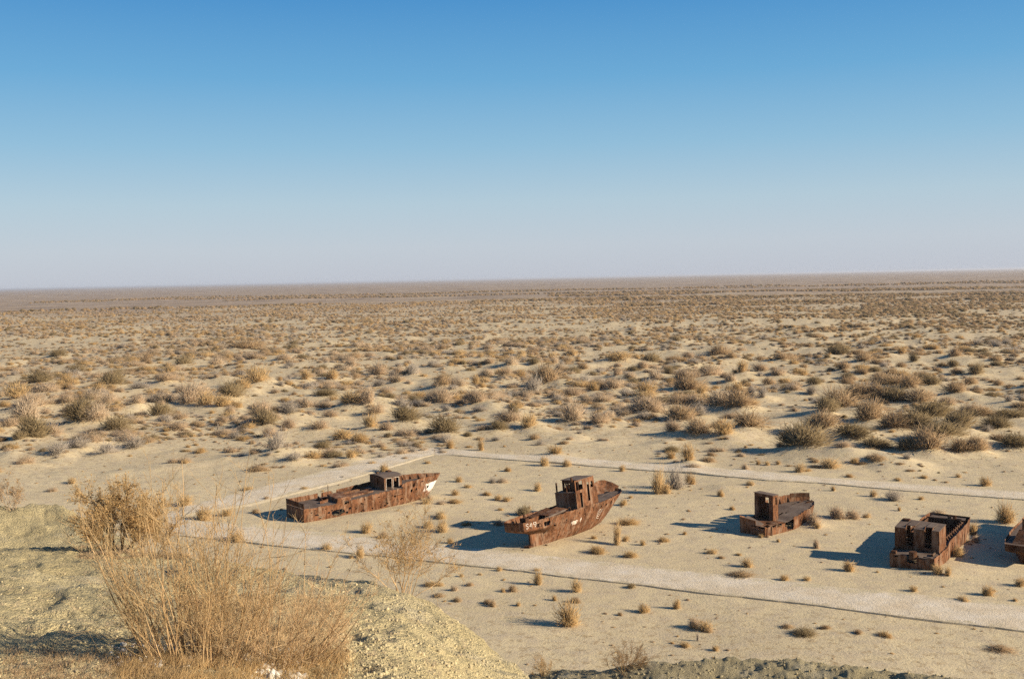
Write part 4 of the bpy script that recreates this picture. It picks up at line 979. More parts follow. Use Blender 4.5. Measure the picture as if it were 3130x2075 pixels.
    for ya, yb, k in edges:
        if k == 0:
            cab.wall((x0, ya, 1.66), (x0, yb, 1.66), (x0, yb, zt), (x0, ya, zt), th=.05, nrm=(-1, 0, 0))
            sgn = 1
        else:
            cab.bar((x0, ya, 2.08), (x0, yb, 2.08), .05)
    for y in (2.81, 2.11, 1.22, .57):
        cab.wall((x0, y, 1.66), (x0 + .5, y, 1.66), (x0 + .5, y, 3.5), (x0, y, zt), th=.04, nrm=(0, -1, 0))
    cab.wall((x0, -.02, z0), (4.55, -.02, 1.32), (4.5, -.02, 3.28), (x0, -.02, zt - .02), th=.05, nrm=(0, -1, 0))
    cab.wall((4.5, -.02, z0), (4.5, 3.76, z0), (4.5, 3.76, 3.4), (4.5, -.02, 3.28), th=.05, nrm=(1, 0, 0), holes=[(.60, .80, .52, .84)])
    cab.wall((4.5, 3.76, z0), (x0, 3.76, z0), (x0, 3.76, zt), (4.5, 3.76, 3.4), th=.05, nrm=(0, 1, 0))
    cc = cab.build('cabin', M_RUST, r)
    rf = MB()
    for ya, yb, k in edges:
        xs_ = x0 + (.5 if k else -.06)
        rf.wall((xs_, ya, 3.26 if not k else 3.42), (xs_, yb, 3.26 if not k else 3.42), (4.6, yb, 3.38 + .03 * yb), (4.6, ya, 3.38 + .03 * ya), th=.05, nrm=(0, 0, 1))
    rf.build('roof', M_DECK, r)
    mb = MB(); mb.box(3.9, 4.4, 3.0, 3.6, 3.46, 3.6); mb.build('roof_fitting', M_DARK, r)
wreck_four()

# --- fifth wreck: only its stern quarter enters at the right edge
def wreck_five():
    q = flat(3136, 1729)
    r = empty('shipwreck', pose(q[0], q[1], 0, 54))
    tag(r, 'rusted shipwreck cut off by the right edge, dark stern overhanging the sand', 'shipwreck', 'rusting shipwrecks stranded on the sand')
    L = 17
    H = Hull((-.9, L), (0.6, L - 2), 0,
             [(0, 1.55), (.08, 1.85), (.3, 2.1), (.7, 2.0), (.88, 1.2), (1, .05)],
             [(0, .6), (.3, 1.3), (.6, 1.4), (1, .04)], [(0, -.3), (1, -.3)],
             [(0, 1.95), (.5, 2.1), (1, 3.0)], [(0, 1.95), (.5, 2.1), (1, 3.0)], e=.35, counter=1.0)
    H.side('hull_plating', -1, M_RUST, r, nu=80, nv=14, seed=43); H.side('hull_plating', 1, M_RUST, r, nu=80, nv=14, seed=49)
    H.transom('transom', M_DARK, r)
    H.deck('deck', M_DECK, r, lambda x: 1.7 + .03 * x, 0, .98, nu=50)
    mb = MB(); mb.wall((.4, 1.2, 1.75), (.4, -1.3, 1.75), (1.6, -1.1, 2.75), (1.6, .9, 2.75), th=.05); mb.wall((.4, -1.3, 1.75), (3.4, -1.3, 1.85), (3.4, -1.1, 2.8), (1.6, -1.1, 2.75), th=.05)
    mb.wall((3.4, 1.2, 1.8), (.4, 1.2, 1.75), (1.6, .9, 2.75), (3.4, .9, 2.8), th=.05); mb.wall((1.6, .9, 2.75), (1.6, -1.1, 2.75), (3.4, -1.1, 2.8), (3.4, .9, 2.8), th=.05); mb.build('sloped_casing', M_RUST, r)
    mb = MB(); mb.tube([(1.75, .55, 2.7), (1.75, .55, 3.75)], .1); mb.build('post', M_DARK, r)
wreck_five()

# ------------------------------------------------------------------ dry scrub: meshes
def twig_mesh(name, n, R, Hh, m, seed, wd=0.022, up=0.35, tufts=9, low=0.0, segs=2, curl=0.25, base=0.25):
    """rounded bush of thin three-sided twigs radiating from the root, unit metres"""
    g = np.random.default_rng(seed)
    td = g.normal(size=(tufts, 3)); td[:, 2] = np.abs(td[:, 2]) * 0.8 + up; td /= np.linalg.norm(td, axis=1, keepdims=True)
    tl = g.uniform(0.45, 1.15, tufts)
    k = g.integers(0, tufts, n)
    d = td[k] + g.normal(scale=0.34, size=(n, 3)); d[:, 2] = np.abs(d[:, 2]) + low; d /= np.linalg.norm(d, axis=1, keepdims=True)
    L = tl[k] * g.uniform(0.72, 1.0, n)
    sc = np.array([R, R, Hh])
    s0 = g.uniform(0.0, 0.75, n) ** 1.15 * L
    jit = g.normal(scale=0.15, size=(n, 3)) * (0.3 + s0[:, None])
    P0 = (d * s0[:, None] + jit) * sc; P0[:, 2] = np.maximum(P0[:, 2], -0.03)
    dd = d + g.normal(scale=curl, size=(n, 3)); dd /= np.linalg.norm(dd, axis=1, keepdims=True)
    ln = g.uniform(0.16, 0.42, n)
    P1 = P0 + dd * sc * ln[:, None]
    P1[:, 2] = np.maximum(P1[:, 2], 0.01)
    a = np.cross(dd, g.normal(size=(n, 3))); a /= np.maximum(np.linalg.norm(a, axis=1, keepdims=True), 1e-6)
    b = np.cross(dd, a)
    w_ = (wd * g.uniform(0.6, 1.4, n))[:, None]
    V = np.stack([P0 + a * w_, P0 - a * w_ * 0.5 + b * w_ * 0.87, P0 - a * w_ * 0.5 - b * w_ * 0.87, P1], 1).reshape(-1, 3)
    i = np.arange(n)[:, None] * 4
    F = np.concatenate([i + np.array([[0, 1, 3]]), i + np.array([[1, 2, 3]]), i + np.array([[2, 0, 3]])])
    me = bpy.data.meshes.new(name)
    me.vertices.add(len(V)); me.vertices.foreach_set('co', V.astype(np.float32).ravel())
    me.loops.add(F.size); me.loops.foreach_set('vertex_index', F.astype(np.int32).ravel())
    me.polygons.add(len(F)); me.polygons.foreach_set('loop_start', np.arange(0, F.size, 3, dtype=np.int32))
    me.update(calc_edges=True); me.materials.append(m)
    return me

# unit bushes: radius 0.5, height 1 (scaled per plant)
KINDS = {
 'g': [twig_mesh('golden', 1485, .50, .92, M_GOLD, 101, 0.0068, .5, 10), twig_mesh('golden', 1215, .50, .95, M_GOLD, 102, 0.0073, .9, 6), twig_mesh('golden', 1620, .48, .80, M_GOLD, 103, 0.0068, .3, 14, .1)],
 't': [twig_mesh('tan', 2025, .52, .90, M_TAN, 111, 0.0057, .4, 14), twig_mesh('tan', 1890, .52, .92, M_TAN, 112, 0.0062, .3, 10), twig_mesh('tan', 2160, .52, .85, M_TAN, 113, 0.0057, .5, 18)],
 'y': [twig_mesh('grey', 1350, .52, .92, M_GREY, 121, 0.0057, .5, 12), twig_mesh('grey', 1080, .52, .95, M_GREY, 122, 0.0062, .8, 8)],
 'd': [twig_mesh('dark', 2565, .52, .88, M_DARKB, 131, 0.0068, .35, 16), twig_mesh('dark', 2295, .52, .92, M_DARKB, 132, 0.0068, .45, 12)],
 'b': [twig_mesh('brown', 2430, .52, .90, M_BROWN, 141, 0.0062, .4, 16), twig_mesh('brown', 2160, .52, .92, M_BROWN, 142, 0.0068, .45, 12), twig_mesh('brown', 1890, .52, .86, M_BROWN, 143, 0.0068, .35, 20)],
}
NAMES = {'g': ('golden_saltbush', 'golden'), 't': ('tan_scrub_bush', 'tan'), 'y': ('grey_twig_bush', 'grey'), 'd': ('dark_saxaul_bush', 'olive'), 'b': ('brown_scrub_bush', 'brown')}

# more scrub in the belts, at random like the photo's, the nearest ones as plants of their own
def belt_density(x, y):
    r = np.hypot(x, y)
    wob = fbm(x, y, 45, 2, 5) * 30
    D = smooth(146, 185, r + wob)
    patch_ = smooth(-0.14, 0.22, fbm(x, y, 17, 3, 301))
    left = smooth(20, -40, x)
    return D * (0.13 + 0.87 * patch_) * (0.8 + 0.3 * left)

def scatter(n, r0, r1, half=30.0):
    g = RNG
    u = g.random(n); r = np.sqrt(r0 ** 2 + u * (r1 ** 2 - r0 ** 2)); t = np.radians(g.uniform(-half, half, n))
    return r * np.sin(t), r * np.cos(t)

def onscreen(x, y, z):
    d = np.stack([x, y, z - CAM_H], -1); a = d @ FW; xl = d @ RT / a; yl = d @ UP / a
    return 1565 + FPX * (xl * cr - yl * sr), 1037.5 - FPX * (xl * sr + yl * cr)

have = np.array([[b[5][0], b[5][1], b[6]] for b in BUSH])
fx, fy = scatter(12500, 140, 440)
keep = RNG.random(len(fx)) < belt_density(fx, fy)
fx, fy = fx[keep], fy[keep]
dmin = np.sqrt(((fx[:, None] - have[None, :, 0]) ** 2 + (fy[:, None] - have[None, :, 1]) ** 2)) - have[None, :, 2] * 0.55
ok = dmin.min(1) > 0.3
fx, fy = fx[ok], fy[ok]
fsz = RNG.lognormal(0.72, 0.48, len(fx)).clip(0.6, 5.4) * (0.75 + 0.35 * smooth(150, 230, np.hypot(fx, fy)))
order = np.argsort(-(fsz / np.hypot(fx, fy)))
fz = ground(fx, fy)
spx, spy = onscreen(fx, fy, fz)
extra = [i for i in order if -20 < spx[i] < 3150]
N_IND = max(0, 298 - len(BUSH)) if len(BUSH) < 298 else 0
indiv = set(extra[:N_IND])
gtypes = 'tttgybtd'
for i in extra[:N_IND]:
    rr = math.hypot(fx[i], fy[i]); sc_px = FPX / rr
    t = 'b' if (fx[i] > 35 and random.random() < .6) else random.choice(gtypes)
    BUSH.append([float(spx[i]), float(spy[i]), fsz[i] * sc_px, fsz[i] * .5 * sc_px, t, np.array([fx[i], fy[i], fz[i]]), fsz[i], fsz[i] * random.uniform(.42, .6)])

# ---- labels: each says size, colour and where the plant stands
MARKS = [(0, 'the left edge'), (180, 'the left corner mound'), (360, 'the leafy foreground shrub'), (560, 'the path corner'), (760, 'the left path'), (900, "the long wreck's stern"), (1060, "the long wreck's hatch"),
         (1175, "the long wreck's deckhouse"), (1330, "the long wreck's bow"), (1470, 'the gap before the trawler'), (1600, "the trawler's stern"), (1750, "the trawler's wheelhouse"),
         (1890, "the trawler's bow"), (2050, 'the grey thicket'), (2200, "the buried wreck's shadow"), (2340, "the buried wreck's deckhouse"), (2480, "the buried wreck's bow"), (2620, 'the sand before the barge'),
         (2790, "the barge's cabin"), (2930, "the barge's hold"), (3090, 'the right edge')]
ORD = ['', 'second', 'third', 'fourth', 'fifth', 'sixth', 'seventh', 'eighth', 'ninth', 'tenth', 'eleventh', 'twelfth']
def zone(px, py):
    x = px / K; y = py / K
    flo = line_at(FRONT_LO, x); bup = line_at(BACK_UP, x) if x > 1002 else line_at(LEFT_OUT, x)
    if x < 430: 
        if y > 1045: return 'on bare sand'
    if y >= flo - 4 and x > 418: return 'below the front path'
    if y > bup: return 'inside the path ring'
    yy = (py - 1050) / 1.0 + (px - 1565) * 0.0207
    if yy > 330: return 'past the back path'
    if yy > 255: return 'first scrub belt'
    if yy > 195: return 'second scrub belt'
    if yy > 145: return 'third scrub belt'
    if yy > 95: return 'fourth scrub belt'
    return 'farthest scrub belt'
def sizeword(w_, h_):
    if h_ > 1.9: return 'tall'
    if w_ > 3.6: return 'wide'
    if w_ > 2.0: return 'broad'
    if w_ < 0.9: return 'tiny'
    if h_ / max(w_, .1) > 1.0: return 'upright'
    return 'low'
groups = {}
for k, b in enumerate(BUSH):
    zn = zone(b[0], b[1]); mk = min(MARKS, key=lambda m_: abs(m_[0] - b[0]))[1]
    rel = 'above' if zn not in ('inside the path ring', 'below the front path') else ('level with' if zn == 'inside the path ring' else 'under')
    key = f"{sizeword(b[6], b[7])} {NAMES[b[4]][1]} bush, {zn}, {rel} {mk}"
    groups.setdefault(key, []).append(k)
LAB = {}
def fit(t):
    import re
    if len(re.findall(r"[\w']+", t)) > 15: t = t.replace('past the back path', 'past back path').replace('inside the path ring', 'inside path ring').replace('below the front path', 'below front path')
    return t
for key, ks in groups.items():
    if len(ks) == 1: LAB[ks[0]] = key; continue
    ks.sort(key=lambda k: BUSH[k][0])
    for i, k in enumerate(ks):
        LAB[k] = ('leftmost ' if i == 0 else ('rightmost ' if i == len(ks) - 1 else ORD[i] + ' from left, ')) + key
# sizes
counts = {}
def zat(x, y): return float(ground(np.array([x]), np.array([y]))[0])
BX = np.array([b[5][0] for b in BUSH]); BY = np.array([b[5][1] for b in BUSH]); BZ = ground(BX, BY)
SRC = {}
for k, b in enumerate(BUSH):
    t = b[4]; kinds = KINDS[t]; me = kinds[(k * 7 + int(b[0])) % len(kinds)]
    o = bpy.data.objects.new(NAMES[t][0], me); COL.objects.link(o)
    w_, h_ = b[6], b[7]
    o.location = (BX[k], BY[k] + 0.1 * w_, BZ[k] - 0.05 * h_)
    q_ = 1.85 * (1.28 if b[0] > 1850 and b[1] > 1170 and b[4] in 'bd' else 1)
    o.scale = (w_ * q_, w_ * q_ * .9 * random.uniform(.85, 1.15), max(h_ * 1.5, 0.2)); o.rotation_euler = (0, 0, random.uniform(0, 6.28))
    tag(o, fit(LAB[k]), 'bush', {'g': 'golden dry bushes on the sand', 't': 'tan scrub bushes', 'y': 'grey leafless bushes', 'd': 'dark olive saxaul bushes', 'b': 'brown scrub bushes'}[t])
    SRC.setdefault(me.name, o)

# ---- the rest of the scrub: one mass, instanced on points
def instancer(name, X_, Y_, Z_, S, HS, IDX, sources, kind='stuff', label=None):
    n = len(X_)
    me = bpy.data.meshes.new(name); me.vertices.add(n)
    me.vertices.foreach_set('co', np.stack([X_, Y_, Z_], -1).astype(np.float32).ravel())
    a = me.attributes.new('sc', 'FLOAT_VECTOR', 'POINT'); a.data.foreach_set('vector', np.stack([S * RNG.uniform(.9, 1.6, n), S, HS], -1).astype(np.float32).ravel())
    a = me.attributes.new('rz', 'FLOAT_VECTOR', 'POINT'); a.data.foreach_set('vector', np.stack([S * 0, S * 0, RNG.normal(0, .5, n) + 3.14159 * RNG.integers(0, 2, n)], -1).astype(np.float32).ravel())
    a = me.attributes.new('pick', 'INT', 'POINT'); a.data.foreach_set('value', IDX.astype(np.int32))
    o = bpy.data.objects.new(name, me); COL.objects.link(o); o['kind'] = kind
    ng = bpy.data.node_groups.new(name, 'GeometryNodeTree')
    ng.interface.new_socket('Geometry', in_out='INPUT', socket_type='NodeSocketGeometry'); ng.interface.new_socket('Geometry', in_out='OUTPUT', socket_type='NodeSocketGeometry')
    gi = ng.nodes.new('NodeGroupInput'); go = ng.nodes.new('NodeGroupOutput')
    jn = ng.nodes.new('GeometryNodeJoinGeometry'); ip = ng.nodes.new('GeometryNodeInstanceOnPoints')
    for so in sources[::-1]:
        q = ng.nodes.new('GeometryNodeObjectInfo'); q.inputs['Object'].default_value = so; q.inputs['As Instance'].default_value = True
        q.transform_space = 'ORIGINAL'; ng.links.new(q.outputs['Geometry'], jn.inputs[0])
    def attr(nm, ty):
        q = ng.nodes.new('GeometryNodeInputNamedAttribute'); q.data_type = ty; q.inputs['Name'].default_value = nm
        return [s_ for s_ in q.outputs if s_.enabled and s_.name == 'Attribute'][0]
    ng.links.new(gi.outputs[0], ip.inputs['Points']); ng.links.new(jn.outputs[0], ip.inputs['Instance'])
    ip.inputs['Pick Instance'].default_value = True
    ng.links.new(attr('pick', 'INT'), ip.inputs['Instance Index']); ng.links.new(attr('rz', 'FLOAT_VECTOR'), ip.inputs['Rotation']); ng.links.new(attr('sc', 'FLOAT_VECTOR'), ip.inputs['Scale'])
    ng.links.new(ip.outputs[0], go.inputs[0])
    md = o.modifiers.new('scatter', 'NODES'); md.node_group = ng
    return o

srcs = list(SRC.values()); order_t = [o.name.split('.')[0] for o in srcs]
TI = {t: [i for i, nm in enumerate(order_t) if nm == NAMES[t][0]] for t in KINDS}
def pick(x, y, r):
    f = fbm(x, y, 60, 3, 401); out = np.zeros(len(x), int)
    u = RNG.random(len(x)); v = RNG.random(len(x))
    rightw = smooth(0, 0.35, x / r)
    for i in range(len(x)):
        pd = 0.08 + 0.22 * rightw[i] * smooth(170, 600, r[i]); pb = 0.14 + 0.35 * rightw[i] + .2 * float(smooth(300, 700, r[i])); pg = 0.16 + 0.5 * max(f[i], 0) * (1 - rightw[i]); py_ = 0.14
        t = 'd' if u[i] < pd else 'b' if u[i] < pd + pb else 'g' if u[i] < pd + pb + pg else 'y' if u[i] < pd + pb + pg + py_ else 't'
        c = TI[t] or [0]; out[i] = c[int(v[i] * len(c))]
    return out
nx, ny, ns = [], [], []
mask = np.array([i not in indiv for i in range(len(fx))])
nx.append(fx[mask]); ny.append(fy[mask]); ns.append(fsz[mask])
gx, gy = scatter(62000, 400, 1250); kk = RNG.random(len(gx)) < (0.18 + 0.82 * smooth(-.15, .25, fbm(gx, gy, 40, 3, 311))); gx, gy = gx[kk], gy[kk]
nx.append(gx); ny.append(gy); ns.append(RNG.lognormal(0.9, 0.38, len(gx)).clip(.8, 5.2))
# small stuff between the bigger plants
gx, gy = scatter(14000, 142, 420); kk = RNG.random(len(gx)) < belt_density(gx, gy) * .8; gx, gy = gx[kk], gy[kk]
nx.append(gx); ny.append(gy); ns.append(RNG.uniform(.35, .95, len(gx)))
gx, gy = scatter(26000, 144, 560); kk = RNG.random(len(gx)) < np.clip(belt_density(gx, gy) * 1.1 - .12, 0, 1); gx, gy = gx[kk], gy[kk]
n_lit = len(gx); nx.append(gx); ny.append(gy); ns.append(RNG.uniform(.8, 2.2, n_lit))
nx = np.concatenate(nx); ny = np.concatenate(ny); ns = np.concatenate(ns); nr = np.hypot(nx, ny)
nz = ground(nx, ny)
hf = RNG.uniform(.30, .52, len(nx)); hf[-n_lit:] = RNG.uniform(.16, .30, n_lit)
instancer('distant_scrub', nx, ny, nz - .04, ns, ns * hf, pick(nx, ny, nr), srcs)
# tree belts far out: taller saxaul standing in long dark bands
tx, ty = [], []
for r0, r1, a0, a1, n_ in ((1180, 1260, -2, 28, 1500), (1500, 1620, 2, 28, 1800), (960, 1000, 6, 28, 500), (2050, 2300, -24, 28, 2600), (1240, 1300, -27, -10, 260), (1700, 1760, -15, 10, 700)):
    u = RNG.random(n_); rr = r0 + (r1 - r0) * u; aa = np.radians(RNG.uniform(a0, a1, n_)); rr = rr + fbm(aa * 400, aa * 0, 60, 2, 5) * 60
    tx.append(rr * np.sin(aa)); ty.append(rr * np.cos(aa))
tx = np.concatenate(tx); ty = np.concatenate(ty); tz = ground(tx, ty); ts = RNG.uniform(3, 7, len(tx))
dk = np.array(TI['d'] + TI['b']); instancer('distant_trees', tx, ty, tz, ts, ts * RNG.uniform(.4, .6, len(tx)), dk[RNG.integers(0, len(dk), len(tx))], srcs)
# withered tufts and crumbs on the open sand round the wrecks
lx, ly = scatter(3000, 62, 190, 29); lz = ground(lx, ly)
kk = (lz < 1.5) & (RNG.random(len(lx)) < 0.25 + 0.75 * smooth(-.15, .3, fbm(lx, ly, 9, 3, 501))); lx, ly, lz = lx[kk], ly[kk], lz[kk]
# not on the path
def on_path(x, y):
    px, py = onscreen(x, y, x * 0); px = px / K; py = py / K
    a = (px > 400) & (py > line_at(FRONT_UP, px) - 2) & (py < line_at(FRONT_LO, px) + 2)
    b_ = (px > 1000) & (py > line_at(BACK_UP, px) - 1) & (py < line_at(BACK_LO, px) + 1)
    c_ = (px > 400) & (px < 1002) & (py > line_at(LEFT_OUT, px) - 1) & (py < line_at(LEFT_IN, px) + 1)
    return a | b_ | c_
kk = ~on_path(lx, ly); lx, ly, lz = lx[kk], ly[kk], lz[kk]
ls = RNG.lognormal(-1.35, 0.5, len(lx)).clip(.10, .6)
gg = np.array(TI['g'] + TI['t'] + TI['t']); instancer('withered_tufts', lx, ly, lz - .02, ls, ls * RNG.uniform(.25, .6, len(lx)), gg[RNG.integers(0, len(gg), len(lx))], srcs)

# ------------------------------------------------------------------ foreground shrubs: every stem and twig grown
def grow_shrub(name, label, cat, base, Hh, Wd, seed, stems, style, m_twig, m_stem, leaves=None, lean=(0, 0), thick=.012, group=None, spread=.5, sub=9, subsub=4):
    g = np.random.default_rng(seed)
    r = empty(name, Matrix.Translation(base)); tag(r, label, cat, group)
    A, B, RA, RB = [], [], [], []      # segments: stems then twigs
    tA, tB, tR = [], [], []
    LV = []
    def poly(p, d, L, n, wob, grav):
        pts = [p]; 
        for i in range(n):
            d = d + g.normal(scale=wob, size=3) + np.array([0, 0, grav]); d = d / np.linalg.norm(d)
            p = p + d * L / n; pts.append(p)
        return pts, d
    for s_ in range(stems):
        a = g.uniform(0, 2 * math.pi); q = g.uniform(0, 1) ** .6
        bx = np.array([math.cos(a), math.sin(a) * .8, 0]) * q * Wd * (.12 if style != 'wisp' else .34)
        bx[2] = -.05
        d = np.array([math.cos(a) * spread * q + lean[0], math.sin(a) * spread * q * .8 + lean[1], 1.0]) ; d = d / np.linalg.norm(d)
        L = Hh * g.uniform(.62, 1.08) * (1 - .25 * q)
        if style == 'wisp':
            L *= g.uniform(.55, 1.05)
        pts, de = poly(bx, d, L, 7, .10 if style == 'wisp' else .22, .05)
        rr = np.linspace(thick * g.uniform(.7, 1.2), thick * .3, 8)
        for i in range(7): A.append(pts[i]); B.append(pts[i + 1]); RA.append(rr[i]); RB.append(rr[i + 1])
        for k in range(sub):
            t = g.uniform(.12 if style == 'wisp' else .42, 1.0); i = min(int(t * 7), 6); p = pts[i] + (pts[i + 1] - pts[i]) * (t * 7 - i)
            dm = pts[i + 1] - pts[i]; dm = dm / np.linalg.norm(dm)
            sp = .55 if style == 'wisp' else .9
            d2 = dm + g.normal(scale=sp, size=3); d2[2] += .35; d2 /= np.linalg.norm(d2)
            L2 = Hh * g.uniform(.12, .32) * (1.1 - .5 * t)
            p2, _ = poly(p, d2, L2, 3, .18, .04)
            for j in range(3): tA.append(p2[j]); tB.append(p2[j + 1]); tR.append(thick * .28)
            for c in range(subsub):
                j = g.integers(0, 3); pp = p2[j] + (p2[j + 1] - p2[j]) * g.random()
                d3 = (p2[j + 1] - p2[j]); d3 = d3 / np.linalg.norm(d3) + g.normal(scale=.7, size=3); d3[2] += .2; d3 /= np.linalg.norm(d3)
                L3 = L2 * g.uniform(.2, .5); e = pp + d3 * L3
                tA.append(pp); tB.append(e); tR.append(thick * .17)
                if leaves and g.random() < leaves * (.1 + 1.5 * max(0, t - .4)) * (1.5 if fb(e, seed) > .08 else .35): LV.append(e)
    def prism(name_, A, B, RA, RB, m):
        A = np.array(A); B = np.array(B); RA = np.array(RA)[:, None]; RB = np.array(RB)[:, None]; n = len(A)
        D = B - A; D /= np.maximum(np.linalg.norm(D, axis=1, keepdims=True), 1e-6)
        u = np.cross(D, np.array([[.31, .93, .2]])); u /= np.maximum(np.linalg.norm(u, axis=1, keepdims=True), 1e-6); v = np.cross(D, u)
        vs = []
        for P_, R_ in ((A, RA), (B, RB)):
            for k in range(3): vs.append(P_ + (u * math.cos(k * 2.094) + v * math.sin(k * 2.094)) * R_)
        V = np.stack(vs, 1).reshape(-1, 3); i = np.arange(n)[:, None] * 6
        F = np.concatenate([i + np.array([[k, (k + 1) % 3, 3 + (k + 1) % 3, 3 + k]]) for k in range(3)])
        return mesh_np(name_, V, F, m, r)
    st = prism('stems', A, B, RA, RB, m_stem); st['kind'] = 'stuff'
    tw = prism('twigs', tA, tB, tR, [x * .6 for x in tR], m_twig); tw['kind'] = 'stuff'
    if leaves:
        LV = np.array(LV); n = len(LV) * 3
        P_ = np.repeat(LV, 3, 0) + g.normal(scale=.012, size=(n, 3)); a = g.normal(size=(n, 3)); a /= np.linalg.norm(a, axis=1, keepdims=True); b = np.cross(a, g.normal(size=(n, 3))); b /= np.linalg.norm(b, axis=1, keepdims=True)
        sz = g.uniform(.010, .026, n)[:, None]
        V = np.stack([P_ - a * sz, P_ + b * sz * .5, P_ + a * sz, P_ - b * sz * .5], 1).reshape(-1, 3)
        F = np.arange(n * 4).reshape(-1, 4); lf = mesh_np('dry_leaves', V, F, M_LEAF, r); lf['kind'] = 'stuff'
    return r
def fb(e, seed): return float(vnoise(e[0] * 2.2 + seed, e[2] * 2.2 + e[1], 9))

def at2(px, py, rng=(5, 60)):
    return hit(px * K, py * K, rng)
def crest_at(px, tab, dr):
    d = ray(px * K, 1300 * K); th = math.atan2(d[0], d[1]); r = float(np.interp(th, tab[0], tab[1])) - dr
    x, y = r * math.sin(th), r * math.cos(th); return (x, y, float(bluff(np.array([x]), np.array([y]))[0]))
G_ = 'dry shrubs on the near bluff'
p = at2(452, 1522); grow_shrub('wispy_dry_shrub', 'big straw-coloured wispy shrub with tall upright shoots at the lower left', 'shrub', (p[0], p[1], p[2]), 2.05, 1.3, 5, 62, 'wisp', M_GOLD, M_PALE, None, (-.04, 0), .0075, G_, .50, 9, 6)
p = at2(610, 1524); grow_shrub('wispy_dry_shrub', 'broad straw-coloured shrub right of the tallest shoots, fanning over the slope', 'shrub', (p[0], p[1], p[2]), 1.35, 1.7, 6, 62, 'wisp', M_PALE, M_PALE, None, (.08, .05), .0075, G_, 1.0, 9, 6)
p = crest_at(268, NEAR, .3); grow_shrub('leafy_tree_shrub', 'tall gnarled shrub with brown withered leaves on the crest, dark forked trunk', 'shrub', (p[0], p[1], p[2] - .05), 1.95, 1.9, 27, 19, 'tree', M_GOLD, M_STEM, .42, (.14, 0), .020, G_, .72, 24, 13)
p = crest_at(345, NEAR, .2); grow_shrub('leafy_tree_shrub', 'slender leafy shrub just right of the gnarled one, leaning right on the crest', 'shrub', (p[0], p[1], p[2] - .05), 1.45, 1.2, 17, 8, 'tree', M_GOLD, M_STEM, .40, (.20, 0), .014, G_, .8, 32, 14)
p = crest_at(928, NEAR, .3); grow_shrub('bare_branching_shrub', 'bare branching shrub alone on the crest before the white-bowed wreck', 'shrub', (p[0], p[1], p[2] - .05), 1.90, .9, 28, 15, 'tree', M_GOLD, M_PALE, .08, (.02, 0), .010, G_, .62, 20, 11)
p = crest_at(40, MID, .2); grow_shrub('faint_leafy_sprig', 'sparse leafy sprig on the far mound at the left edge', 'shrub', (p[0], p[1] - .2, p[2] - .03), 1.05, .7, 9, 9, 'tree', M_TAN, M_TAN, .6, (-.1, 0), .010, G_, .9, 22, 9)
p = crest_at(1440, LIP, .2); grow_shrub('bare_branching_shrub', 'red-brown bare shrub on the lower bluff edge at the bottom centre', 'shrub', (p[0], p[1] - .2, p[2] - .03), 1.35, 1.6, 10, 26, 'tree', M_BROWN, M_LEAF, None, (0, 0), .014, G_, 1.2, 16, 8)
p = crest_at(1250, LIP, .2); grow_shrub('bare_branching_shrub', 'small golden twig clump left of the red-brown shrub at the bottom', 'shrub', (p[0], p[1] - .2, p[2] - .03), 1.0, .6, 12, 18, 'tree', M_GOLD, M_GOLD, None, (0, 0), .012, G_, .7, 14, 7)

# dry grass, clods and salt crust lying on the near slope
def near_points(n, box, seed, rr=(5, 60)):
    g = np.random.default_rng(seed); out = []
    for _ in range(n):
        px = g.uniform(box[0], box[2]); py = g.uniform(box[1], box[3])
        out.append((px, py))
    return out
def hits(pts, rr=(5, 48)):
    """ground points under many picture points at once, as scattered positions on the slope"""
    D = np.array([ray(a * K, b * K) for a, b in pts]); D = D / np.hypot(D[:, 0], D[:, 1])[:, None]
    rs = np.exp(np.linspace(math.log(rr[0]), math.log(rr[1]), 420))
    X_ = D[:, 0:1] * rs; Y_ = D[:, 1:2] * rs; ZL = CAM_H + D[:, 2:3] * rs; ZG = bluff(X_, Y_)
    m_ = ZL <= ZG; ok = m_.any(1); i = m_.argmax(1); k = np.arange(len(pts))
    return np.stack([X_[k, i], Y_[k, i], ZG[k, i]], -1)[ok]
def clod_cloud(name, P, smin, smax_, m, seed):
    g = np.random.default_rng(seed); n = len(P)
    ico = np.array([(0, 0, 1), (.89, 0, .45), (.28, .85, .45), (-.72, .53, .45), (-.72, -.53, .45), (.28, -.85, .45), (.72, .53, -.4), (-.28, .85, -.4), (-.89, 0, -.4), (-.28, -.85, -.4), (.72, -.53, -.4)])
    fc = np.array([(0, 1, 2), (0, 2, 3), (0, 3, 4), (0, 4, 5), (0, 5, 1), (1, 6, 2), (2, 6, 7), (2, 7, 3), (3, 7, 8), (3, 8, 4), (4, 8, 9), (4, 9, 5), (5, 9, 10), (5, 10, 1), (1, 10, 6)])
    s = (smin * (smax_ / smin) ** (g.random(n) ** 1.8))[:, None, None]
    a = g.uniform(0, 6.28, n); R = np.stack([np.stack([np.cos(a), -np.sin(a), a * 0], -1), np.stack([np.sin(a), np.cos(a), a * 0], -1), np.stack([a * 0, a * 0, a * 0 + 1], -1)], 1)
    V = (ico[None] * (1 + g.normal(scale=.22, size=(n, 11, 1)))) * g.uniform(.6, 1.2, (n, 1, 3)) * s
    V = np.einsum('nij,nkj->nki', R, V) + P[:, None]
    F = (np.arange(n)[:, None, None] * 11 + fc[None]).reshape(-1, 3)
    o = mesh_np(name, V.reshape(-1, 3), F, m); o['kind'] = 'stuff'; return o
P1 = hits(near_points(5200, (-120, 1240, 1250, 1640), 3)); 
P2 = hits(near_points(3000, (700, 1330, 1250, 1640), 4)); P3 = hits(near_points(3400, (1100, 1510, 2500, 1640), 5), (20, 60))
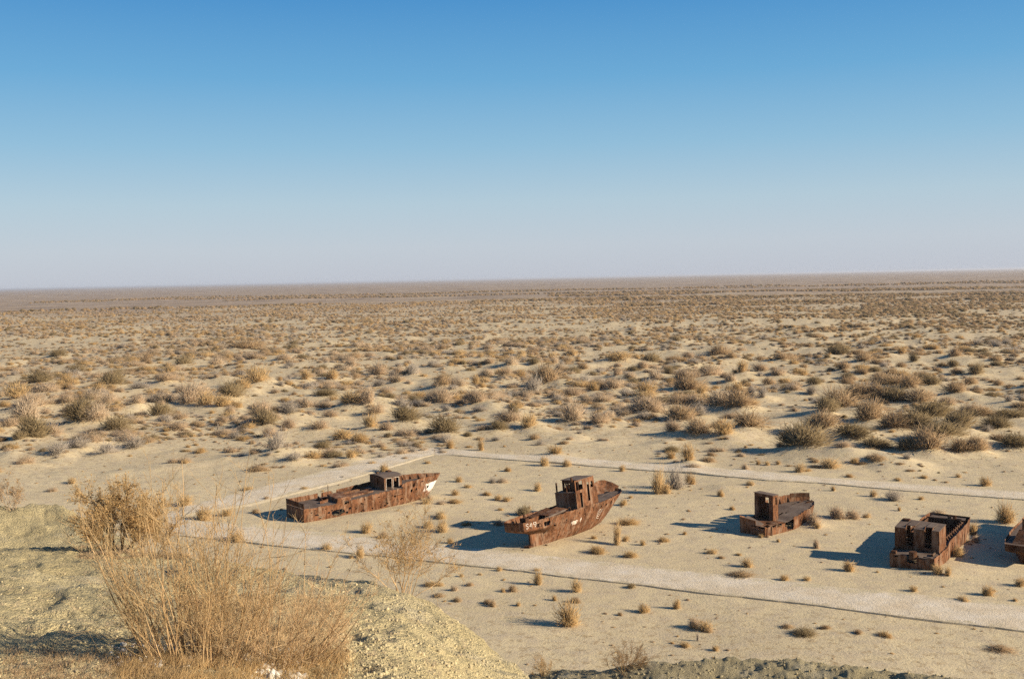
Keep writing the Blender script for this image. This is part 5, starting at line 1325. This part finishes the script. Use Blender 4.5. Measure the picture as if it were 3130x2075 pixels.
clod_cloud('clay_clods', P1[::2], .005, .020, M_CLOD, 6); clod_cloud('clay_clods', P2[::2], .007, .030, M_CLOD, 7); clod_cloud('shaded_clods', P3[::2], .02, .08, plain_mat('dark_soil_clods', (0.30, 0.25, 0.15)), 8)  # lip clods coloured darker, matching the shade painted on the lip
P4 = hits(near_points(420, (560, 1500, 700, 1600), 9)); clod_cloud('salt_crust', P4, .01, .05, M_SALT, 9)
P5 = hits(near_points(160, (250, 1490, 470, 1545), 10)); clod_cloud('salt_crust', P5, .01, .04, M_SALT, 10)

def grass(name, P, h, m, seed, w_=.0022, per=14):
    g = np.random.default_rng(seed); n = len(P) * per
    B_ = np.repeat(P, per, 0) + np.c_[g.normal(scale=.04, size=(n, 2)), np.zeros(n)]
    d = g.normal(scale=.55, size=(n, 3)); d[:, 2] = 1; d /= np.linalg.norm(d, axis=1, keepdims=True)
    L = h * g.uniform(.4, 1.1, n)[:, None]; u = np.cross(d, g.normal(size=(n, 3))); u /= np.linalg.norm(u, axis=1, keepdims=True); v = np.cross(d, u)
    V = np.stack([B_ + u * w_, B_ - u * w_ * .5 + v * w_, B_ - u * w_ * .5 - v * w_, B_ + d * L], 1).reshape(-1, 3); i = np.arange(n)[:, None] * 4
    F = np.concatenate([i + np.array([[0, 1, 3]]), i + np.array([[1, 2, 3]]), i + np.array([[2, 0, 3]])]); o = mesh_np(name, V, F, m); o['kind'] = 'stuff'; return o
grass('dry_grass', hits(near_points(520, (270, 1515, 800, 1610), 21)), .13, M_GOLD, 22)
grass('dry_grass', hits(near_points(300, (0, 1500, 420, 1610), 23)), .07, M_BROWN, 24)
grass('dry_grass', hits(near_points(420, (180, 1262, 560, 1292), 25)), .06, M_BROWN, 26, .005)
grass('dry_grass', hits(near_points(900, (420, 1380, 800, 1540), 27)), .10, M_PALE, 28)
grass('dry_grass', hits(near_points(500, (0, 1300, 1100, 1560), 29)), .04, M_TAN, 30)

# ------------------------------------------------------------------ thin desert haze
mb = MB(); mb.box(-42000, 42000, -3000, 60500, -12, 31)
hz = mb.build('haze', None); hz['kind'] = 'stuff'
hm = bpy.data.materials.new('haze'); hm.use_nodes = True; hn = hm.node_tree; hn.nodes.clear()
ho = hn.nodes.new('ShaderNodeOutputMaterial'); hv = hn.nodes.new('ShaderNodeVolumePrincipled')
hv.inputs['Color'].default_value = (0.86, 0.88, 0.95, 1); hv.inputs['Density'].default_value = 0.00006; hv.inputs['Anisotropy'].default_value = 0.2
hn.links.new(hv.outputs[0], ho.inputs['Volume']); hz.data.materials.append(hm)
